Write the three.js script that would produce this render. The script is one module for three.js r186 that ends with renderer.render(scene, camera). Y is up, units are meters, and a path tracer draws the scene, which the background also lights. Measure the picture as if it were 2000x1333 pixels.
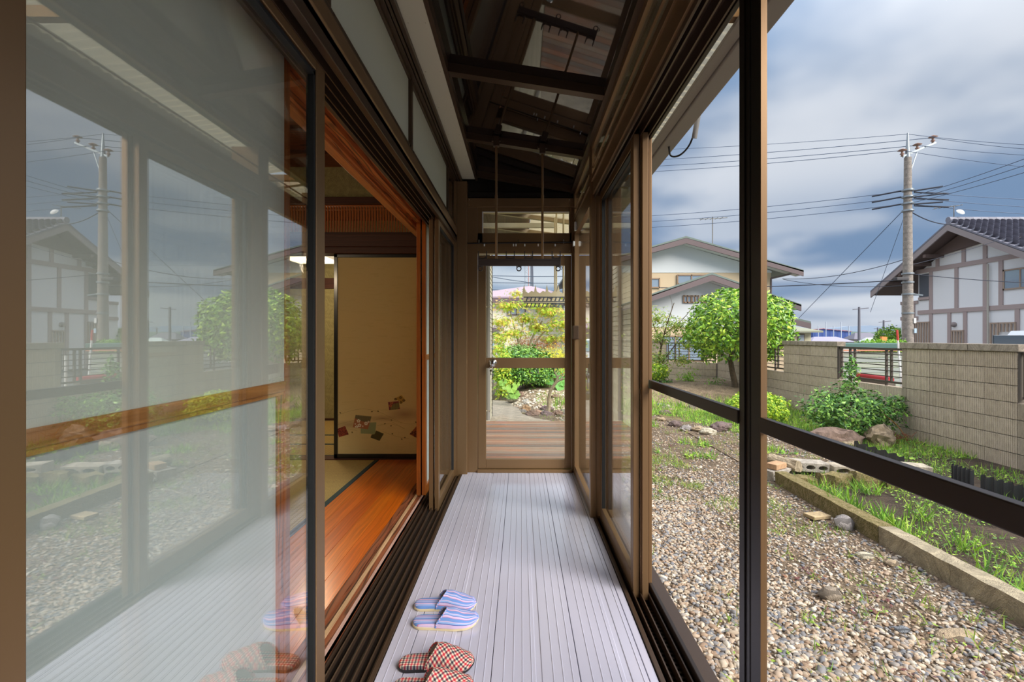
import * as THREE from 'three';
import { RoundedBoxGeometry } from 'three/addons/geometries/RoundedBoxGeometry.js';
import { mergeGeometries, toCreasedNormals } from 'three/addons/utils/BufferGeometryUtils.js';
import { ImprovedNoise } from 'three/addons/math/ImprovedNoise.js';
import { RectAreaLightUniformsLib } from 'three/addons/lights/RectAreaLightUniformsLib.js';

// ------------------------------------------------------------------ camera, sky, exposure
const F = 930, VX = 1017, VY = 658, CH = 1.15;           // focal length in photo pixels, vanishing point, eye height above the deck
const scene = new THREE.Scene();
const camera = new THREE.PerspectiveCamera(2 * Math.atan(1333 / 2 / F) * 180 / Math.PI, 2000 / 1333, 0.05, 2000);
camera.position.set(0, CH, 0);
camera.setViewOffset(2000, 1333, -17, 8.5, 2000, 1333);  // a lens shift: the verticals stay upright
const renderer = new THREE.WebGLRenderer();
renderer.toneMapping = THREE.LinearToneMapping;
renderer.toneMappingExposure = 1.4;
renderer.shadowMap.enabled = true;
RectAreaLightUniformsLib.init();
const SKY = 0.74;
// the sun behind thin cloud: a wide soft source, high on the garden side
const sun = new THREE.DirectionalLight(new THREE.Color(1, 0.95, 0.88), 4.5);
sun.position.set(26, 25, 23); sun.castShadow = true; sun.shadow.radius = 66; sun.shadow.mapSize.set(4096, 4096);
Object.assign(sun.shadow.camera, { left: -30, right: 30, top: 30, bottom: -30, near: 1, far: 120 });
scene.add(sun, sun.target);

const perlin = new ImprovedNoise();
const fbm = (x, y, z, o = 4) => { let s = 0, a = 0.5, f = 1; for (let i = 0; i < o; i++) { s += a * perlin.noise(x * f, y * f, z * f + i * 7.3); a *= 0.5; f *= 2.03; } return s; };
const sm = THREE.MathUtils.smoothstep, lerp = THREE.MathUtils.lerp, clamp = THREE.MathUtils.clamp;
{
  const W = 1024, H = 512, data = new Float32Array(W * H * 4);
  for (let j = 0; j < H; j++) {
    const el = ((j + 0.5) / H - 0.5) * Math.PI, y = Math.sin(el), c = Math.cos(el);
    for (let i = 0; i < W; i++) {
      const az = ((i + 0.5) / W - 0.5) * 2 * Math.PI, x = Math.cos(az) * c, z = Math.sin(az) * c, deg = el * 180 / Math.PI;
      const k = 1 / (Math.max(y, 0) + 0.16), px = x * k, pz = z * k;
      const n = fbm(px * 1.1 + 3.1, pz * 1.1 - 1.7, 0.4, 5) * 1.5, n2 = fbm(px * 0.45 + 9, pz * 0.45, 2.2, 3) * 1.6;
      let cov = clamp(0.55 + n * 1.15 + n2 * 0.55, 0, 1);                     // 0 dark blue-grey underside, 1 bright white
      const dark = sm(deg, 6.5, 9.5) * (1 - sm(deg, 12.5, 19));                // a darker deck of cloud low in the sky
      cov = clamp(cov - dark * (0.42 + n2 * 0.5), 0, 1);
      const bandN = fbm(az * 2.2, deg * 0.55, 5.1, 4);
      const low = 1 - sm(deg, 5.5, 8.5);
      cov = lerp(cov, clamp(0.64 + bandN * 2.2, 0, 1), low);
      const blue = [0.215, 0.335, 0.53], white = [0.75, 0.805, 0.895];
      const up = 1 + 2.3 * sm(deg, 20, 58), hi = sm(deg, 26, 55) * 0.6;                                    // an overcast sky grows brighter towards the zenith
      for (let q = 0; q < 3; q++) data[(j * W + i) * 4 + q] = SKY * lerp(lerp(blue[q], white[q], cov * cov * (3 - 2 * cov)), [0.72, 0.71, 0.71][q], hi) * (deg > 0 ? up : 0.5);
      data[(j * W + i) * 4 + 3] = 1;
    }
  }
  const sky = new THREE.DataTexture(data, W, H, THREE.RGBAFormat, THREE.FloatType);
  sky.mapping = THREE.EquirectangularReflectionMapping; sky.magFilter = THREE.LinearFilter; sky.needsUpdate = true;
  scene.background = sky; scene.environment = sky;
}

// ------------------------------------------------------------------ helpers
let seedState = 20240;
const rnd = () => { seedState = (seedState + 0x6d2b79f5) | 0; let t = Math.imul(seedState ^ (seedState >>> 15), 1 | seedState); t = (t + Math.imul(t ^ (t >>> 7), 61 | t)) ^ t; return ((t ^ (t >>> 14)) >>> 0) / 4294967296; };
const rr = (a, b) => a + (b - a) * rnd();
const V = (x, y, z) => new THREE.Vector3(x, y, z);
const at = (px, py, D) => V((px - VX) / F * D, CH - (py - VY) / F * D, -D);
const GY = -0.41;                                                               // level of the garden
const gnd = (px, py, y = GY) => at(px, py, (CH - y) * F / (py - VY));
const S = (r, g, b) => new THREE.Color().setRGB(r / 255, g / 255, b / 255, THREE.SRGBColorSpace);
const M = (color, roughness = 0.7, extra = {}) => new THREE.MeshPhysicalMaterial({ color, roughness, ...extra });

const used = new Map();
const numbered = (n) => { const k = used.get(n) || 0; used.set(n, k + 1); return k ? `${n}_${String(k).padStart(3, '0')}` : n; };
const ORIG = new Map();
const originOf = (o) => { while (o && o !== scene) { if (ORIG.has(o)) return ORIG.get(o); o = o.parent; } return null; };
function tag(o, label, category, group) { o.userData.label = label; o.userData.category = category; if (group) o.userData.group = group; return o; }
function thing(name, label, category, p, group, turn = 0) {                     // p: base point in the world; parts given in world coordinates are moved to it
  const o = new THREE.Group(); o.name = numbered(name); scene.add(o);
  if (p) { o.position.copy(p); ORIG.set(o, p.clone()); }
  o.rotation.y = turn;
  return tag(o, label, category, group);
}
function local(name, label, category, p, turn = 0, group) {                     // parts given in the thing's own axes
  const o = new THREE.Group(); o.name = numbered(name); scene.add(o); o.position.copy(p); o.rotation.y = turn;
  return tag(o, label, category, group);
}
function struct(name) { const o = new THREE.Group(); o.name = numbered(name); o.userData.kind = 'structure'; scene.add(o); return o; }
const flat = (g) => (g.index ? g.toNonIndexed() : g);
function part(name, mat, parent, geos, label) {
  geos = [].concat(geos).map(flat);
  for (const g of geos) { for (const k of Object.keys(g.attributes)) if (!['position', 'normal', 'uv'].includes(k)) g.deleteAttribute(k); if (!g.attributes.uv) boxUV(g); if (!g.attributes.normal) g.computeVertexNormals(); }
  const g = geos.length > 1 ? mergeGeometries(geos) : geos[0];
  const o = originOf(parent);
  if (o) g.translate(-o.x, -o.y, -o.z);
  const m = new THREE.Mesh(g, mat); m.name = parent === scene ? numbered(name) : name; m.castShadow = m.receiveShadow = true;
  if (label) m.userData.label = label;
  parent.add(m);
  return m;
}
function single(name, label, category, mat, p, geos, group) {                   // a thing that is one mesh
  const m = part(name, mat, scene, geos); m.position.copy(p); m.geometry.translate(-p.x, -p.y, -p.z);
  return tag(m, label, category, group);
}
function sub(root, p, label, turn) {                                            // a copy of a thing
  const r = root.clone(); r.name = numbered(root.name.replace(/_\d{3}$/, '')); scene.add(r); r.position.copy(p);
  if (turn !== undefined) r.rotation.y = turn;
  r.userData = { ...root.userData }; if (label) r.userData.label = label;
  return r;
}
function boxUV(g) {                                                             // uv in metres, v along the longest side
  if (!g.attributes.normal) g.computeVertexNormals();
  g.computeBoundingBox();
  const s = g.boundingBox.getSize(V(0, 0, 0)).toArray(), L = s.indexOf(Math.max(...s)), p = g.attributes.position, n = g.attributes.normal, uv = new Float32Array(p.count * 2);
  for (let i = 0; i < p.count; i++) {
    const N = [Math.abs(n.getX(i)), Math.abs(n.getY(i)), Math.abs(n.getZ(i))], d = N.indexOf(Math.max(...N)), P = [p.getX(i), p.getY(i), p.getZ(i)], o = [0, 1, 2].filter((a) => a !== d);
    const v = o.includes(L) ? L : o[1], u = o.find((a) => a !== v);
    uv[2 * i] = P[u] + 0.37 * s[0]; uv[2 * i + 1] = P[v] + 0.71 * s[1];
  }
  g.setAttribute('uv', new THREE.BufferAttribute(uv, 2));
  return g;
}
// a box between x0..x1, y0..y1 and depths d0..d1 before the camera, with rounded edges
function B(x0, x1, y0, y1, d0, d1, r = 0.002) {
  const w = Math.abs(x1 - x0), h = Math.abs(y1 - y0), d = Math.abs(d1 - d0), q = Math.min(r, w / 3, h / 3, d / 3);
  const g = flat(r ? new RoundedBoxGeometry(w, h, d, 1, q) : new THREE.BoxGeometry(w, h, d));
  g.translate((x0 + x1) / 2, (y0 + y1) / 2, -(d0 + d1) / 2);
  return boxUV(g);
}
// a bar from a to b with a square section
function bar(a, b, w, h = w, r = 0) {
  const L = a.distanceTo(b), g = flat(r ? new RoundedBoxGeometry(w, h, L, 1, r) : new THREE.BoxGeometry(w, h, L)); boxUV(g);
  const m = new THREE.Matrix4().lookAt(a, b, Math.abs(b.y - a.y) > 0.99 * L ? V(0, 0, 1) : V(0, 1, 0)); m.setPosition(a.clone().add(b).multiplyScalar(0.5));
  return g.applyMatrix4(m);
}
function rod(a, b, r0, r1 = r0, n = 10) {
  const L = a.distanceTo(b), g = new THREE.CylinderGeometry(r1, r0, L, n); boxUV(g);
  const q = new THREE.Quaternion().setFromUnitVectors(V(0, 1, 0), b.clone().sub(a).normalize());
  return flat(g.applyQuaternion(q).translate((a.x + b.x) / 2, (a.y + b.y) / 2, (a.z + b.z) / 2));
}
const tube = (pts, r, n = 8, seg = 24) => flat(new THREE.TubeGeometry(new THREE.CatmullRomCurve3(pts), seg, r, n));
// a flat outline given as [a, b] pairs, pushed through a thickness: axis 'z' (outline x, y), 'x' (outline d, y), 'y' (outline x, d)
function slab(pts, t0, t1, axis = 'z', bevel = 0) {
  const sh = new THREE.Shape(pts.map(([a, b]) => new THREE.Vector2(a, b)));
  let g = new THREE.ExtrudeGeometry(sh, { depth: Math.abs(t1 - t0) - 2 * bevel, bevelEnabled: bevel > 0, bevelSize: bevel, bevelThickness: bevel, bevelOffset: -bevel, bevelSegments: 1 });
  g.translate(0, 0, bevel + Math.min(t0, t1)); g = flat(g);
  const p = g.attributes.position;
  if (axis === 'z') for (let i = 0; i < p.count; i++) p.setZ(i, -p.getZ(i));                                    // t is a depth
  if (axis === 'x') for (let i = 0; i < p.count; i++) p.setXYZ(i, p.getZ(i), p.getY(i), -p.getX(i));            // t is x
  if (axis === 'y') for (let i = 0; i < p.count; i++) p.setXYZ(i, p.getX(i), p.getZ(i), -p.getY(i));            // t is a height
  if (axis === 'z') for (let i = 0; i < p.count; i += 3) { const A = V(p.getX(i + 1), p.getY(i + 1), p.getZ(i + 1)); p.setXYZ(i + 1, p.getX(i + 2), p.getY(i + 2), p.getZ(i + 2)); p.setXYZ(i + 2, A.x, A.y, A.z); }
  g.deleteAttribute('normal'); g.computeVertexNormals();
  return boxUV(g);
}
function quadPrism(a, b, c, d, n) {                                             // four corners and a thickness vector: a slab in any direction
  const P = [a, b, c, d], Q = P.map((p) => p.clone().add(n)), f = [];
  const q = (i, j, k, l) => f.push(i, j, k, i, k, l);
  q(P[0], P[1], P[2], P[3]); q(Q[3], Q[2], Q[1], Q[0]);
  for (let i = 0; i < 4; i++) { const j = (i + 1) % 4; q(P[i], Q[i], Q[j], P[j]); }
  const g = new THREE.BufferGeometry().setFromPoints(f); g.computeVertexNormals();
  return boxUV(g);
}
function tex(w, h, fn, repeat = [1, 1], srgb = true) {                          // fn(u, v) gives 0..255 colour
  const d = new Uint8Array(w * h * 4);
  for (let j = 0; j < h; j++) for (let i = 0; i < w; i++) { const c = fn(i / w, j / h), k = (j * w + i) * 4; for (let q = 0; q < 3; q++) d[k + q] = clamp(c[q], 0, 255); d[k + 3] = 255; }
  const t = new THREE.DataTexture(d, w, h); t.wrapS = t.wrapT = THREE.RepeatWrapping; t.magFilter = THREE.LinearFilter; t.minFilter = THREE.LinearMipmapLinearFilter; t.generateMipmaps = true;
  if (srgb) t.colorSpace = THREE.SRGBColorSpace;
  t.repeat.set(...repeat); t.needsUpdate = true;
  return t;
}
// noise that tiles over the unit square
const tn = (u, v, fx, fy, s = 0) => { const a = u * 2 * Math.PI, b = v * 2 * Math.PI; return perlin.noise(Math.cos(a) * fx / 6.28 + s, Math.sin(a) * fx / 6.28 + Math.cos(b) * fy / 6.28 * 1.7 + s, Math.sin(b) * fy / 6.28 + s * 0.3); };
const g3 = (x) => [x, x, x];

// ------------------------------------------------------------------ materials
const T = {
  grain: tex(256, 512, (u, v) => { const w = tn(u, v, 4, 3, 2) * 0.05, n = tn(u + w, v, 90, 3, 1) * 26 + tn(u + w, v, 30, 2, 5) * 30 + tn(u, v, 160, 14, 9) * 14; const k = 226 + n; return [k, k - 4 + n * 0.15, k - 10 + n * 0.3]; }, [2.5, 0.8]),
  boldGrain: tex(256, 512, (u, v) => { const w = tn(u, v, 3, 2, 2) * 0.09, s = Math.sin((u + w) * 60 + tn(u, v, 6, 4, 3) * 5), n = Math.max(0, s) ** 3; const k = 240 - 105 * n + tn(u, v, 120, 8, 4) * 20; return [k, k * 0.93, k * 0.86]; }, [3, 0.7]),
  speck: tex(256, 256, (u, v) => g3(222 + tn(u, v, 20, 20, 1) * 30 + tn(u, v, 70, 70, 3) * 30 + tn(u, v, 6, 6, 8) * 34), [1.6, 1.6]),
  speckFine: tex(256, 256, (u, v) => g3(228 + tn(u, v, 60, 60, 1) * 40 + tn(u, v, 9, 9, 3) * 26), [3, 3]),
  bump: tex(256, 256, (u, v) => g3(128 + tn(u, v, 60, 60, 1) * 120 + tn(u, v, 24, 24, 3) * 60), [3, 3], false),
  soil: tex(512, 512, (u, v) => { const n = tn(u, v, 80, 80, 1) + tn(u, v, 40, 40, 4) * 0.8 + tn(u, v, 8, 8, 7) * 0.7; return [200 + n * 60, 196 + n * 62, 190 + n * 64]; }, [0.8, 0.8]),
  ribs: tex(128, 128, (u, v) => { const s = Math.cos(v * 2 * Math.PI * 8), k = 228 + 26 * s + tn(u, v, 50, 50, 2) * 40 + tn(u, v, 5, 5, 6) * 24; return [k, k - 2, k - 6]; }, [1 / 0.4, 1 / 0.2]),
  ribBump: tex(128, 128, (u, v) => g3(128 + 100 * Math.cos(v * 2 * Math.PI * 8) + tn(u, v, 60, 60, 2) * 60), [1 / 0.4, 1 / 0.2], false),
  tatami: tex(128, 128, (u, v) => { const s = Math.cos(u * 2 * Math.PI * 16), t = Math.cos(v * 2 * Math.PI * 6); const k = 214 + 26 * s + 8 * t + tn(u, v, 40, 20, 2) * 24; return [k, k - 3, k - 10]; }, [5, 5]),
  bark: tex(128, 256, (u, v) => { const n = tn(u, v, 40, 8, 1) * 60 + tn(u, v, 20, 20, 3) * 30; return [200 + n, 196 + n, 188 + n]; }, [4, 2]),
  weathered: tex(256, 512, (u, v) => { const n = tn(u, v, 60, 4, 1) * 34 + tn(u, v, 140, 10, 2) * 20, q = sm(tn(u, v, 7, 3, 6), -0.02, 0.22); return [lerp(212, 226, q) + n, lerp(204, 190, q) + n, lerp(198, 172, q) + n]; }, [3, 0.6]),
  moss: tex(256, 256, (u, v) => { const q = 0.75 * sm(tn(u, v, 12, 12, 1) * 0.6 + tn(u, v, 60, 60, 2), -0.5, 0.6), n = tn(u, v, 70, 70, 4) * 36; return [lerp(206, 120, q) + n, lerp(196, 122, q) + n, lerp(170, 56, q) + n]; }, [2, 2]),
  stripes: tex(256, 8, (u) => { const f = (u * 5) % 1; const blue = [112, 150, 208], pink = [214, 190, 218], navy = [60, 88, 168], red = [206, 130, 160], pale = [150, 182, 226]; return f < 0.36 ? blue : f < 0.42 ? red : f < 0.66 ? pink : f < 0.72 ? navy : f < 0.9 ? pale : pink; }, [1 / 0.14, 1]),
  plaid: tex(128, 128, (u, v) => {
    const b = (t) => { const f = (t * 4) % 1; return f < 0.25 ? 0 : f < 0.5 ? 1 : f < 0.75 ? 0 : 2; };
    const c = [[222, 208, 188], [196, 22, 48], [30, 34, 56]], A = c[b(u)], C = c[b(v)], w = (Math.floor(u * 128) + Math.floor(v * 128)) % 2 ? 0.42 : 0.58;
    return [0, 1, 2].map((i) => A[i] * w + C[i] * (1 - w));
  }, [1 / 0.085, 1 / 0.085]),
};
const rot = (t, a, rep) => { const c = t.clone(); c.rotation = a; if (rep) c.repeat.set(...rep); c.needsUpdate = true; return c; };
const mt = {
  bronze: M(S(138, 108, 76), 0.38, { metalness: 0.5 }),
  bronzeDark: M(S(82, 64, 50), 0.36, { metalness: 0.45 }),
  bronzeBlack: M(S(34, 28, 25), 0.4, { metalness: 0.3 }),
  gasket: M(S(22, 22, 23), 0.6),
  glass: M(new THREE.Color(0.97, 0.985, 0.98), 0.0, { transmission: 1, thickness: 0, ior: 1.75 }),
  glassReflective: M(new THREE.Color(0.97, 0.985, 0.975), 0.0, { transmission: 1, thickness: 0, ior: 2.35 }),
  glassClear: M(new THREE.Color(0.96, 0.98, 0.975), 0.0, { transmission: 1, thickness: 0, ior: 1.5 }),
  frosted: M(S(206, 208, 192), 0.5),
  shojiPaper: M(S(246, 247, 238), 0.8, { transmission: 0.1, thickness: 0 }),
  cream: M(S(206, 200, 178), 0.6),
  deck: M(S(190, 188, 204), 0.18, { clearcoat: 0.3, clearcoatRoughness: 0.1 }),
  woodOrange: M(S(226, 108, 10), 0.3, { map: T.grain, clearcoat: 0.5, clearcoatRoughness: 0.2 }),
  woodRed: M(S(200, 120, 60), 0.4, { map: T.boldGrain }),
  woodStile: M(S(206, 116, 50), 0.32, { map: T.grain, clearcoat: 0.4, clearcoatRoughness: 0.2 }),
  woodRail: M(S(226, 152, 84), 0.4, { map: T.grain }),
  woodPale: M(S(214, 176, 134), 0.5, { map: T.grain }),
  woodSill: M(S(150, 92, 62), 0.5, { map: T.boldGrain }),
  woodDark: M(S(88, 44, 26), 0.55, { map: T.grain }),
  ceilWood: M(S(128, 72, 46), 0.5, { map: T.boldGrain }),
  black: M(S(20, 18, 18), 0.3, { clearcoat: 0.5, clearcoatRoughness: 0.15 }),
  plaster: M(S(176, 166, 116), 0.95, { map: T.speckFine }),
  tatami: M(S(206, 180, 112), 0.7, { map: T.tatami }),
  tatamiEdge: M(S(48, 66, 66), 0.8),
  smoke: M(S(30, 24, 22), 0.03, { clearcoat: 0.6, clearcoatRoughness: 0.02 }),
  chrome: M(S(226, 224, 220), 0.12, { metalness: 1 }),
  white: M(S(232, 232, 228), 0.5),
  concrete: M(S(176, 162, 142), 0.92, { map: T.speck, bumpMap: T.bump, bumpScale: 0.004 }),
  blockA: [0, 1, 2, 3].map((i) => M(S(228 - i * 5, 210 - i * 5, 188 - i * 5), 0.95, { map: T.ribs, bumpMap: T.ribBump, bumpScale: 0.008 })),
  blockCap: [0, 1].map((i) => M(S(180 - i * 10, 166 - i * 9, 148 - i * 9), 0.95, { map: T.speck, bumpMap: T.bump, bumpScale: 0.004 })),
  mortar: M(S(104, 96, 86), 0.95),
  cb: M(S(188, 178, 164), 0.95, { map: T.speck, bumpMap: T.bump, bumpScale: 0.004 }),
  kerbPlain: M(S(182, 168, 140), 0.95, { map: T.speck, bumpMap: T.bump, bumpScale: 0.005 }),
  mossy: M(S(176, 164, 134), 0.95, { map: T.moss, bumpMap: T.bump, bumpScale: 0.006 }),
  soil: M(S(92, 76, 62), 1, { map: T.soil, bumpMap: T.bump, bumpScale: 0.01 }),
  gravelBase: M(S(150, 130, 108), 1, { map: T.soil, bumpMap: T.bump, bumpScale: 0.012 }),
  earth: M(S(142, 128, 88), 1, { map: T.soil }),
  asphalt: M(S(120, 118, 116), 0.95, { map: T.speck }),
  bark: M(S(120, 104, 84), 0.95, { map: T.bark }),
  barkPale: M(S(206, 190, 164), 0.95, { map: T.bark }),
  corr: M(S(232, 220, 190), 0.6, { transmission: 0.45, thickness: 0, side: THREE.DoubleSide }),
  eaveGrey: M(S(148, 142, 136), 0.8),
  siding: [0, 1, 2].map((i) => M(S(204 - i * 6, 194 - i * 6, 170 - i * 6), 0.8, { map: T.speckFine })),
  pipe: M(S(126, 122, 116), 0.5),
  screenFrame: M(S(48, 38, 32), 0.42, { metalness: 0.35 }),
  wall: M(S(240, 243, 247), 0.9),
};
const stoneMat = (r, g, b) => M(S(r, g, b), 0.9, { map: T.speck, bumpMap: T.bump, bumpScale: 0.006 });
mt.mesh = M(S(104, 106, 112), 0.9, { transparent: true, opacity: 0.15, side: THREE.DoubleSide });

// ------------------------------------------------------------------ the sunroom: floor
const D0 = -1.7, D1 = 4.06;                                                     // the corridor's ends, as depths before the camera
{
  const floor = struct('floor');
  const board = (x0, x1, marks) => {                                             // profile of one board with fine ridges and a wide groove
    const w = x1 - x0, pts = [[x0 + 0.0012, -0.02], [x0 + 0.0012, -0.0015], [x0 + 0.0025, 0]];
    for (const [f, wide] of marks) {
      const c = x0 + f * 0.3015; if (c > x1 - 0.01) continue;
      if (wide) pts.push([c - 0.012, 0], [c - 0.009, -0.0028], [c + 0.009, -0.0028], [c + 0.012, 0]);
      else pts.push([c - 0.0024, 0], [c - 0.001, 0.0018], [c + 0.001, 0.0018], [c + 0.0024, 0]);
    }
    pts.push([x1 - 0.0025, 0], [x1 - 0.0012, -0.0015], [x1 - 0.0012, -0.02]);
    return slab(pts, D0, D1, 'z');
  };
  const marks = [[0.14], [0.25], [0.355], [0.46], [0.54, 1], [0.705], [0.815], [0.92]];
  part('deck_board', mt.deck, floor, board(-0.49, -0.402, [[0.1], [0.2]]));
  for (const x of [-0.402, -0.1005]) part('deck_board', mt.deck, floor, board(x, x + 0.3015, marks));
  part('deck_board', mt.deck, floor, board(0.201, 0.431, marks));
  part('deck_board', mt.deck, floor, board(0.431, 0.462, []));
  part('subfloor', mt.bronzeBlack, floor, B(-0.7, 0.64, -0.1, -0.022, D0, D1 + 0.06, 0));
  part('foundation', mt.concrete, floor, [B(0.5, 0.62, GY - 0.1, -0.1, D0 - 0.1, D1 + 0.06, 0), B(-0.7, 0.62, GY - 0.1, -0.1, D1 - 0.06, D1 + 0.06, 0)]);
}
// ------------------------------------------------------------------ right wall: sill, head, posts, transom
{
  const r = struct('wall_right');
  part('sill', mt.bronzeDark, r, [B(0.464, 0.66, -0.06, -0.022, D0, D1 + 0.04), B(0.464, 0.482, -0.03, 0.006, D0, D1), B(0.498, 0.503, -0.03, 0.012, D0, D1, 0), B(0.53, 0.535, -0.03, 0.012, D0, D1, 0), B(0.565, 0.57, -0.03, 0.012, D0, D1, 0), B(0.605, 0.66, -0.03, 0.004, D0, D1)]);
  part('head', mt.bronzeDark, r, [B(0.464, 0.62, 2.085, 2.11, D0, D1), B(0.464, 0.474, 2.03, 2.09, D0, D1), B(0.494, 0.5, 2.045, 2.09, D0, D1, 0), B(0.53, 0.536, 2.045, 2.09, D0, D1, 0), B(0.566, 0.572, 2.045, 2.09, D0, D1, 0), B(0.602, 0.62, 2.086, 2.09, D0, D1, 0)]);
  part('fascia', mt.bronze, r, [B(0.455, 0.466, 2.05, 2.13, D0, D1), B(0.462, 0.6, 2.11, 2.135, D0, D1)]);
  part('eave_beam', mt.bronzeDark, r, [B(0.42, 0.5, 2.36, 2.43, D0, D1), B(0.5, 0.58, 2.385, 2.43, D0, D1)]);
  for (const [d, x] of [[-1.66, 0.462], [-0.66, 0.462], [3.02, 0.443], [3.99, 0.446]]) part('post', mt.bronze, r, [B(x, x + 0.035, 0, 2.36, d, d + 0.055, 0.004), B(x + 0.035, 0.64, -0.02, 2.36, d + 0.005, d + 0.05, 0.004)]);
  for (const [a, b] of [[-1.6, -0.66], [-0.6, 1.2], [1.24, 3.02], [3.08, 3.99]]) {
    part('transom_frame', mt.bronze, r, [B(0.446, 0.466, 2.13, 2.165, a, b), B(0.446, 0.466, 2.33, 2.365, a, b), B(0.447, 0.465, 2.13, 2.365, a, a + 0.03), B(0.447, 0.465, 2.13, 2.365, b - 0.03, b), B(0.449, 0.461, 2.215, 2.222, a, b)]);
    part('transom_pane', mt.glassClear, r, B(0.454, 0.457, 2.16, 2.335, a + 0.02, b - 0.02, 0));
  }
  // the small fixed window next to the end wall and one behind the camera
  for (const [a, b, x] of [[3.075, 3.985, 0.448], [-1.6, -0.67, 0.5]]) {
    part('window_frame', mt.bronze, r, [B(x, x + 0.035, 0.004, 0.075, a, b), B(x, x + 0.035, 2.0, 2.07, a, b), B(x, x + 0.035, 0, 2.07, a, a + 0.03), B(x - 0.002, x + 0.035, 0, 2.07, b - 0.04, b), B(x + 0.015, x + 0.05, 0.9, 0.965, a + 0.03, a + 0.2)]);
    part('window_pane', mt.glassClear, r, B(x + 0.016, x + 0.02, 0.07, 2.005, a + 0.025, b - 0.035, 0));
  }
  part('latch', mt.bronzeDark, r, B(0.425, 0.47, 1.13, 1.24, 3.86, 3.95, 0.006));
  part('lock_keeper', mt.white, r, [B(0.43, 0.448, 2.0, 2.07, 3.8, 3.83, 0.003), B(0.432, 0.448, 1.9, 1.94, 3.93, 3.96, 0.003)]);
}
// ------------------------------------------------------------------ left wall: sill with tracks, head, transom windows, soffit board
{
  const l = struct('wall_left');
  const rails = []; for (const x of [-0.535, -0.565, -0.6, -0.635, -0.665]) rails.push(B(x - 0.003, x + 0.003, -0.045, -0.004, D0, D1, 0.001));
  part('sill', mt.bronzeDark, l, [B(-0.69, -0.49, -0.07, -0.042, D0, D1), B(-0.51, -0.492, -0.05, 0.001, D0, D1, 0.003), B(-0.517, -0.512, -0.05, -0.008, D0, D1, 0), ...rails, B(-0.688, -0.68, -0.045, 0.0, D0, D1)]);
  part('head', mt.bronzeDark, l, [B(-0.66, -0.535, 1.975, 2.0, D0, D1), B(-0.56, -0.535, 1.94, 2.0, D0, D1, 0.004), B(-0.585, -0.581, 1.94, 1.98, D0, D1, 0), B(-0.612, -0.607, 1.94, 1.98, D0, D1, 0), B(-0.64, -0.635, 1.94, 1.98, D0, D1, 0), B(-0.665, -0.65, 1.935, 2.0, D0, D1)]);
  part('head_fascia', mt.bronze, l, [B(-0.575, -0.53, 2.0, 2.055, D0, D1, 0.008), B(-0.6, -0.54, 2.055, 2.075, D0, D1)]);
  part('transom_sill', mt.bronzeDark, l, B(-0.585, -0.548, 2.075, 2.105, D0, D1, 0.003));
  part('transom_head', mt.bronzeDark, l, [B(-0.585, -0.55, 2.44, 2.475, D0, D1, 0.003), B(-0.585, -0.53, 2.455, 2.5, D0, D1), B(-0.525, -0.512, 2.45, 2.5, D0, D1, 0.003), B(-0.507, -0.49, 2.45, 2.5, D0, D1, 0.003), B(-0.6, -0.49, 2.49, 2.62, D0, D1, 0)]);
  for (const d of [-0.6, 0.36, 1.34, 2.385, 3.6]) part('mullion', mt.bronzeDark, l, B(-0.583, -0.546, 2.1, 2.445, d, d + 0.035, 0.003));
  for (const d of [0.32, 1.39, 2.35, 2.43, 3.56]) part('screw', mt.chrome, l, [rod(V(-0.549, 2.093, -d), V(-0.545, 2.093, -d), 0.005)]);
  for (const [a, b] of [[-1.7, -0.6], [-0.565, 0.36], [0.395, 1.34], [1.375, 2.385], [2.42, 3.6]]) part('transom_pane', mt.frosted, l, B(-0.569, -0.563, 2.1, 2.445, a, b, 0));
  part('transom_pane', mt.glass, l, B(-0.569, -0.563, 2.1, 2.445, 3.635, 4.0, 0), 'clear dark transom pane');
  part('pilaster', mt.bronze, l, [B(-0.535, -0.448, -0.02, 2.45, 3.975, 4.06, 0.004), B(-0.56, -0.535, -0.03, 2.45, 3.96, 4.06, 0.003)]);
  part('backing', mt.woodDark, l, [B(-0.78, -0.59, 2.0, 2.8, D0, 4.12, 0), B(-0.7, -0.6, 1.95, 2.0, 3.9, 4.12, 0)]);
}
{
  const s = struct('trim_1');
  part('soffit_board', mt.cream, s, [B(-0.49, -0.386, 2.475, 2.487, D0, 3.22, 0.001), B(-0.49, -0.386, 2.475, 2.487, 3.222, 4.0, 0.001)]);
  for (let i = 0; i < 9; i++) for (const x of [-0.475, -0.402]) part('nail', mt.cream, s, new THREE.SphereGeometry(0.003, 6, 4).translate(x, 2.4745, -(0.9 + i * 0.37)));
}
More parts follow.
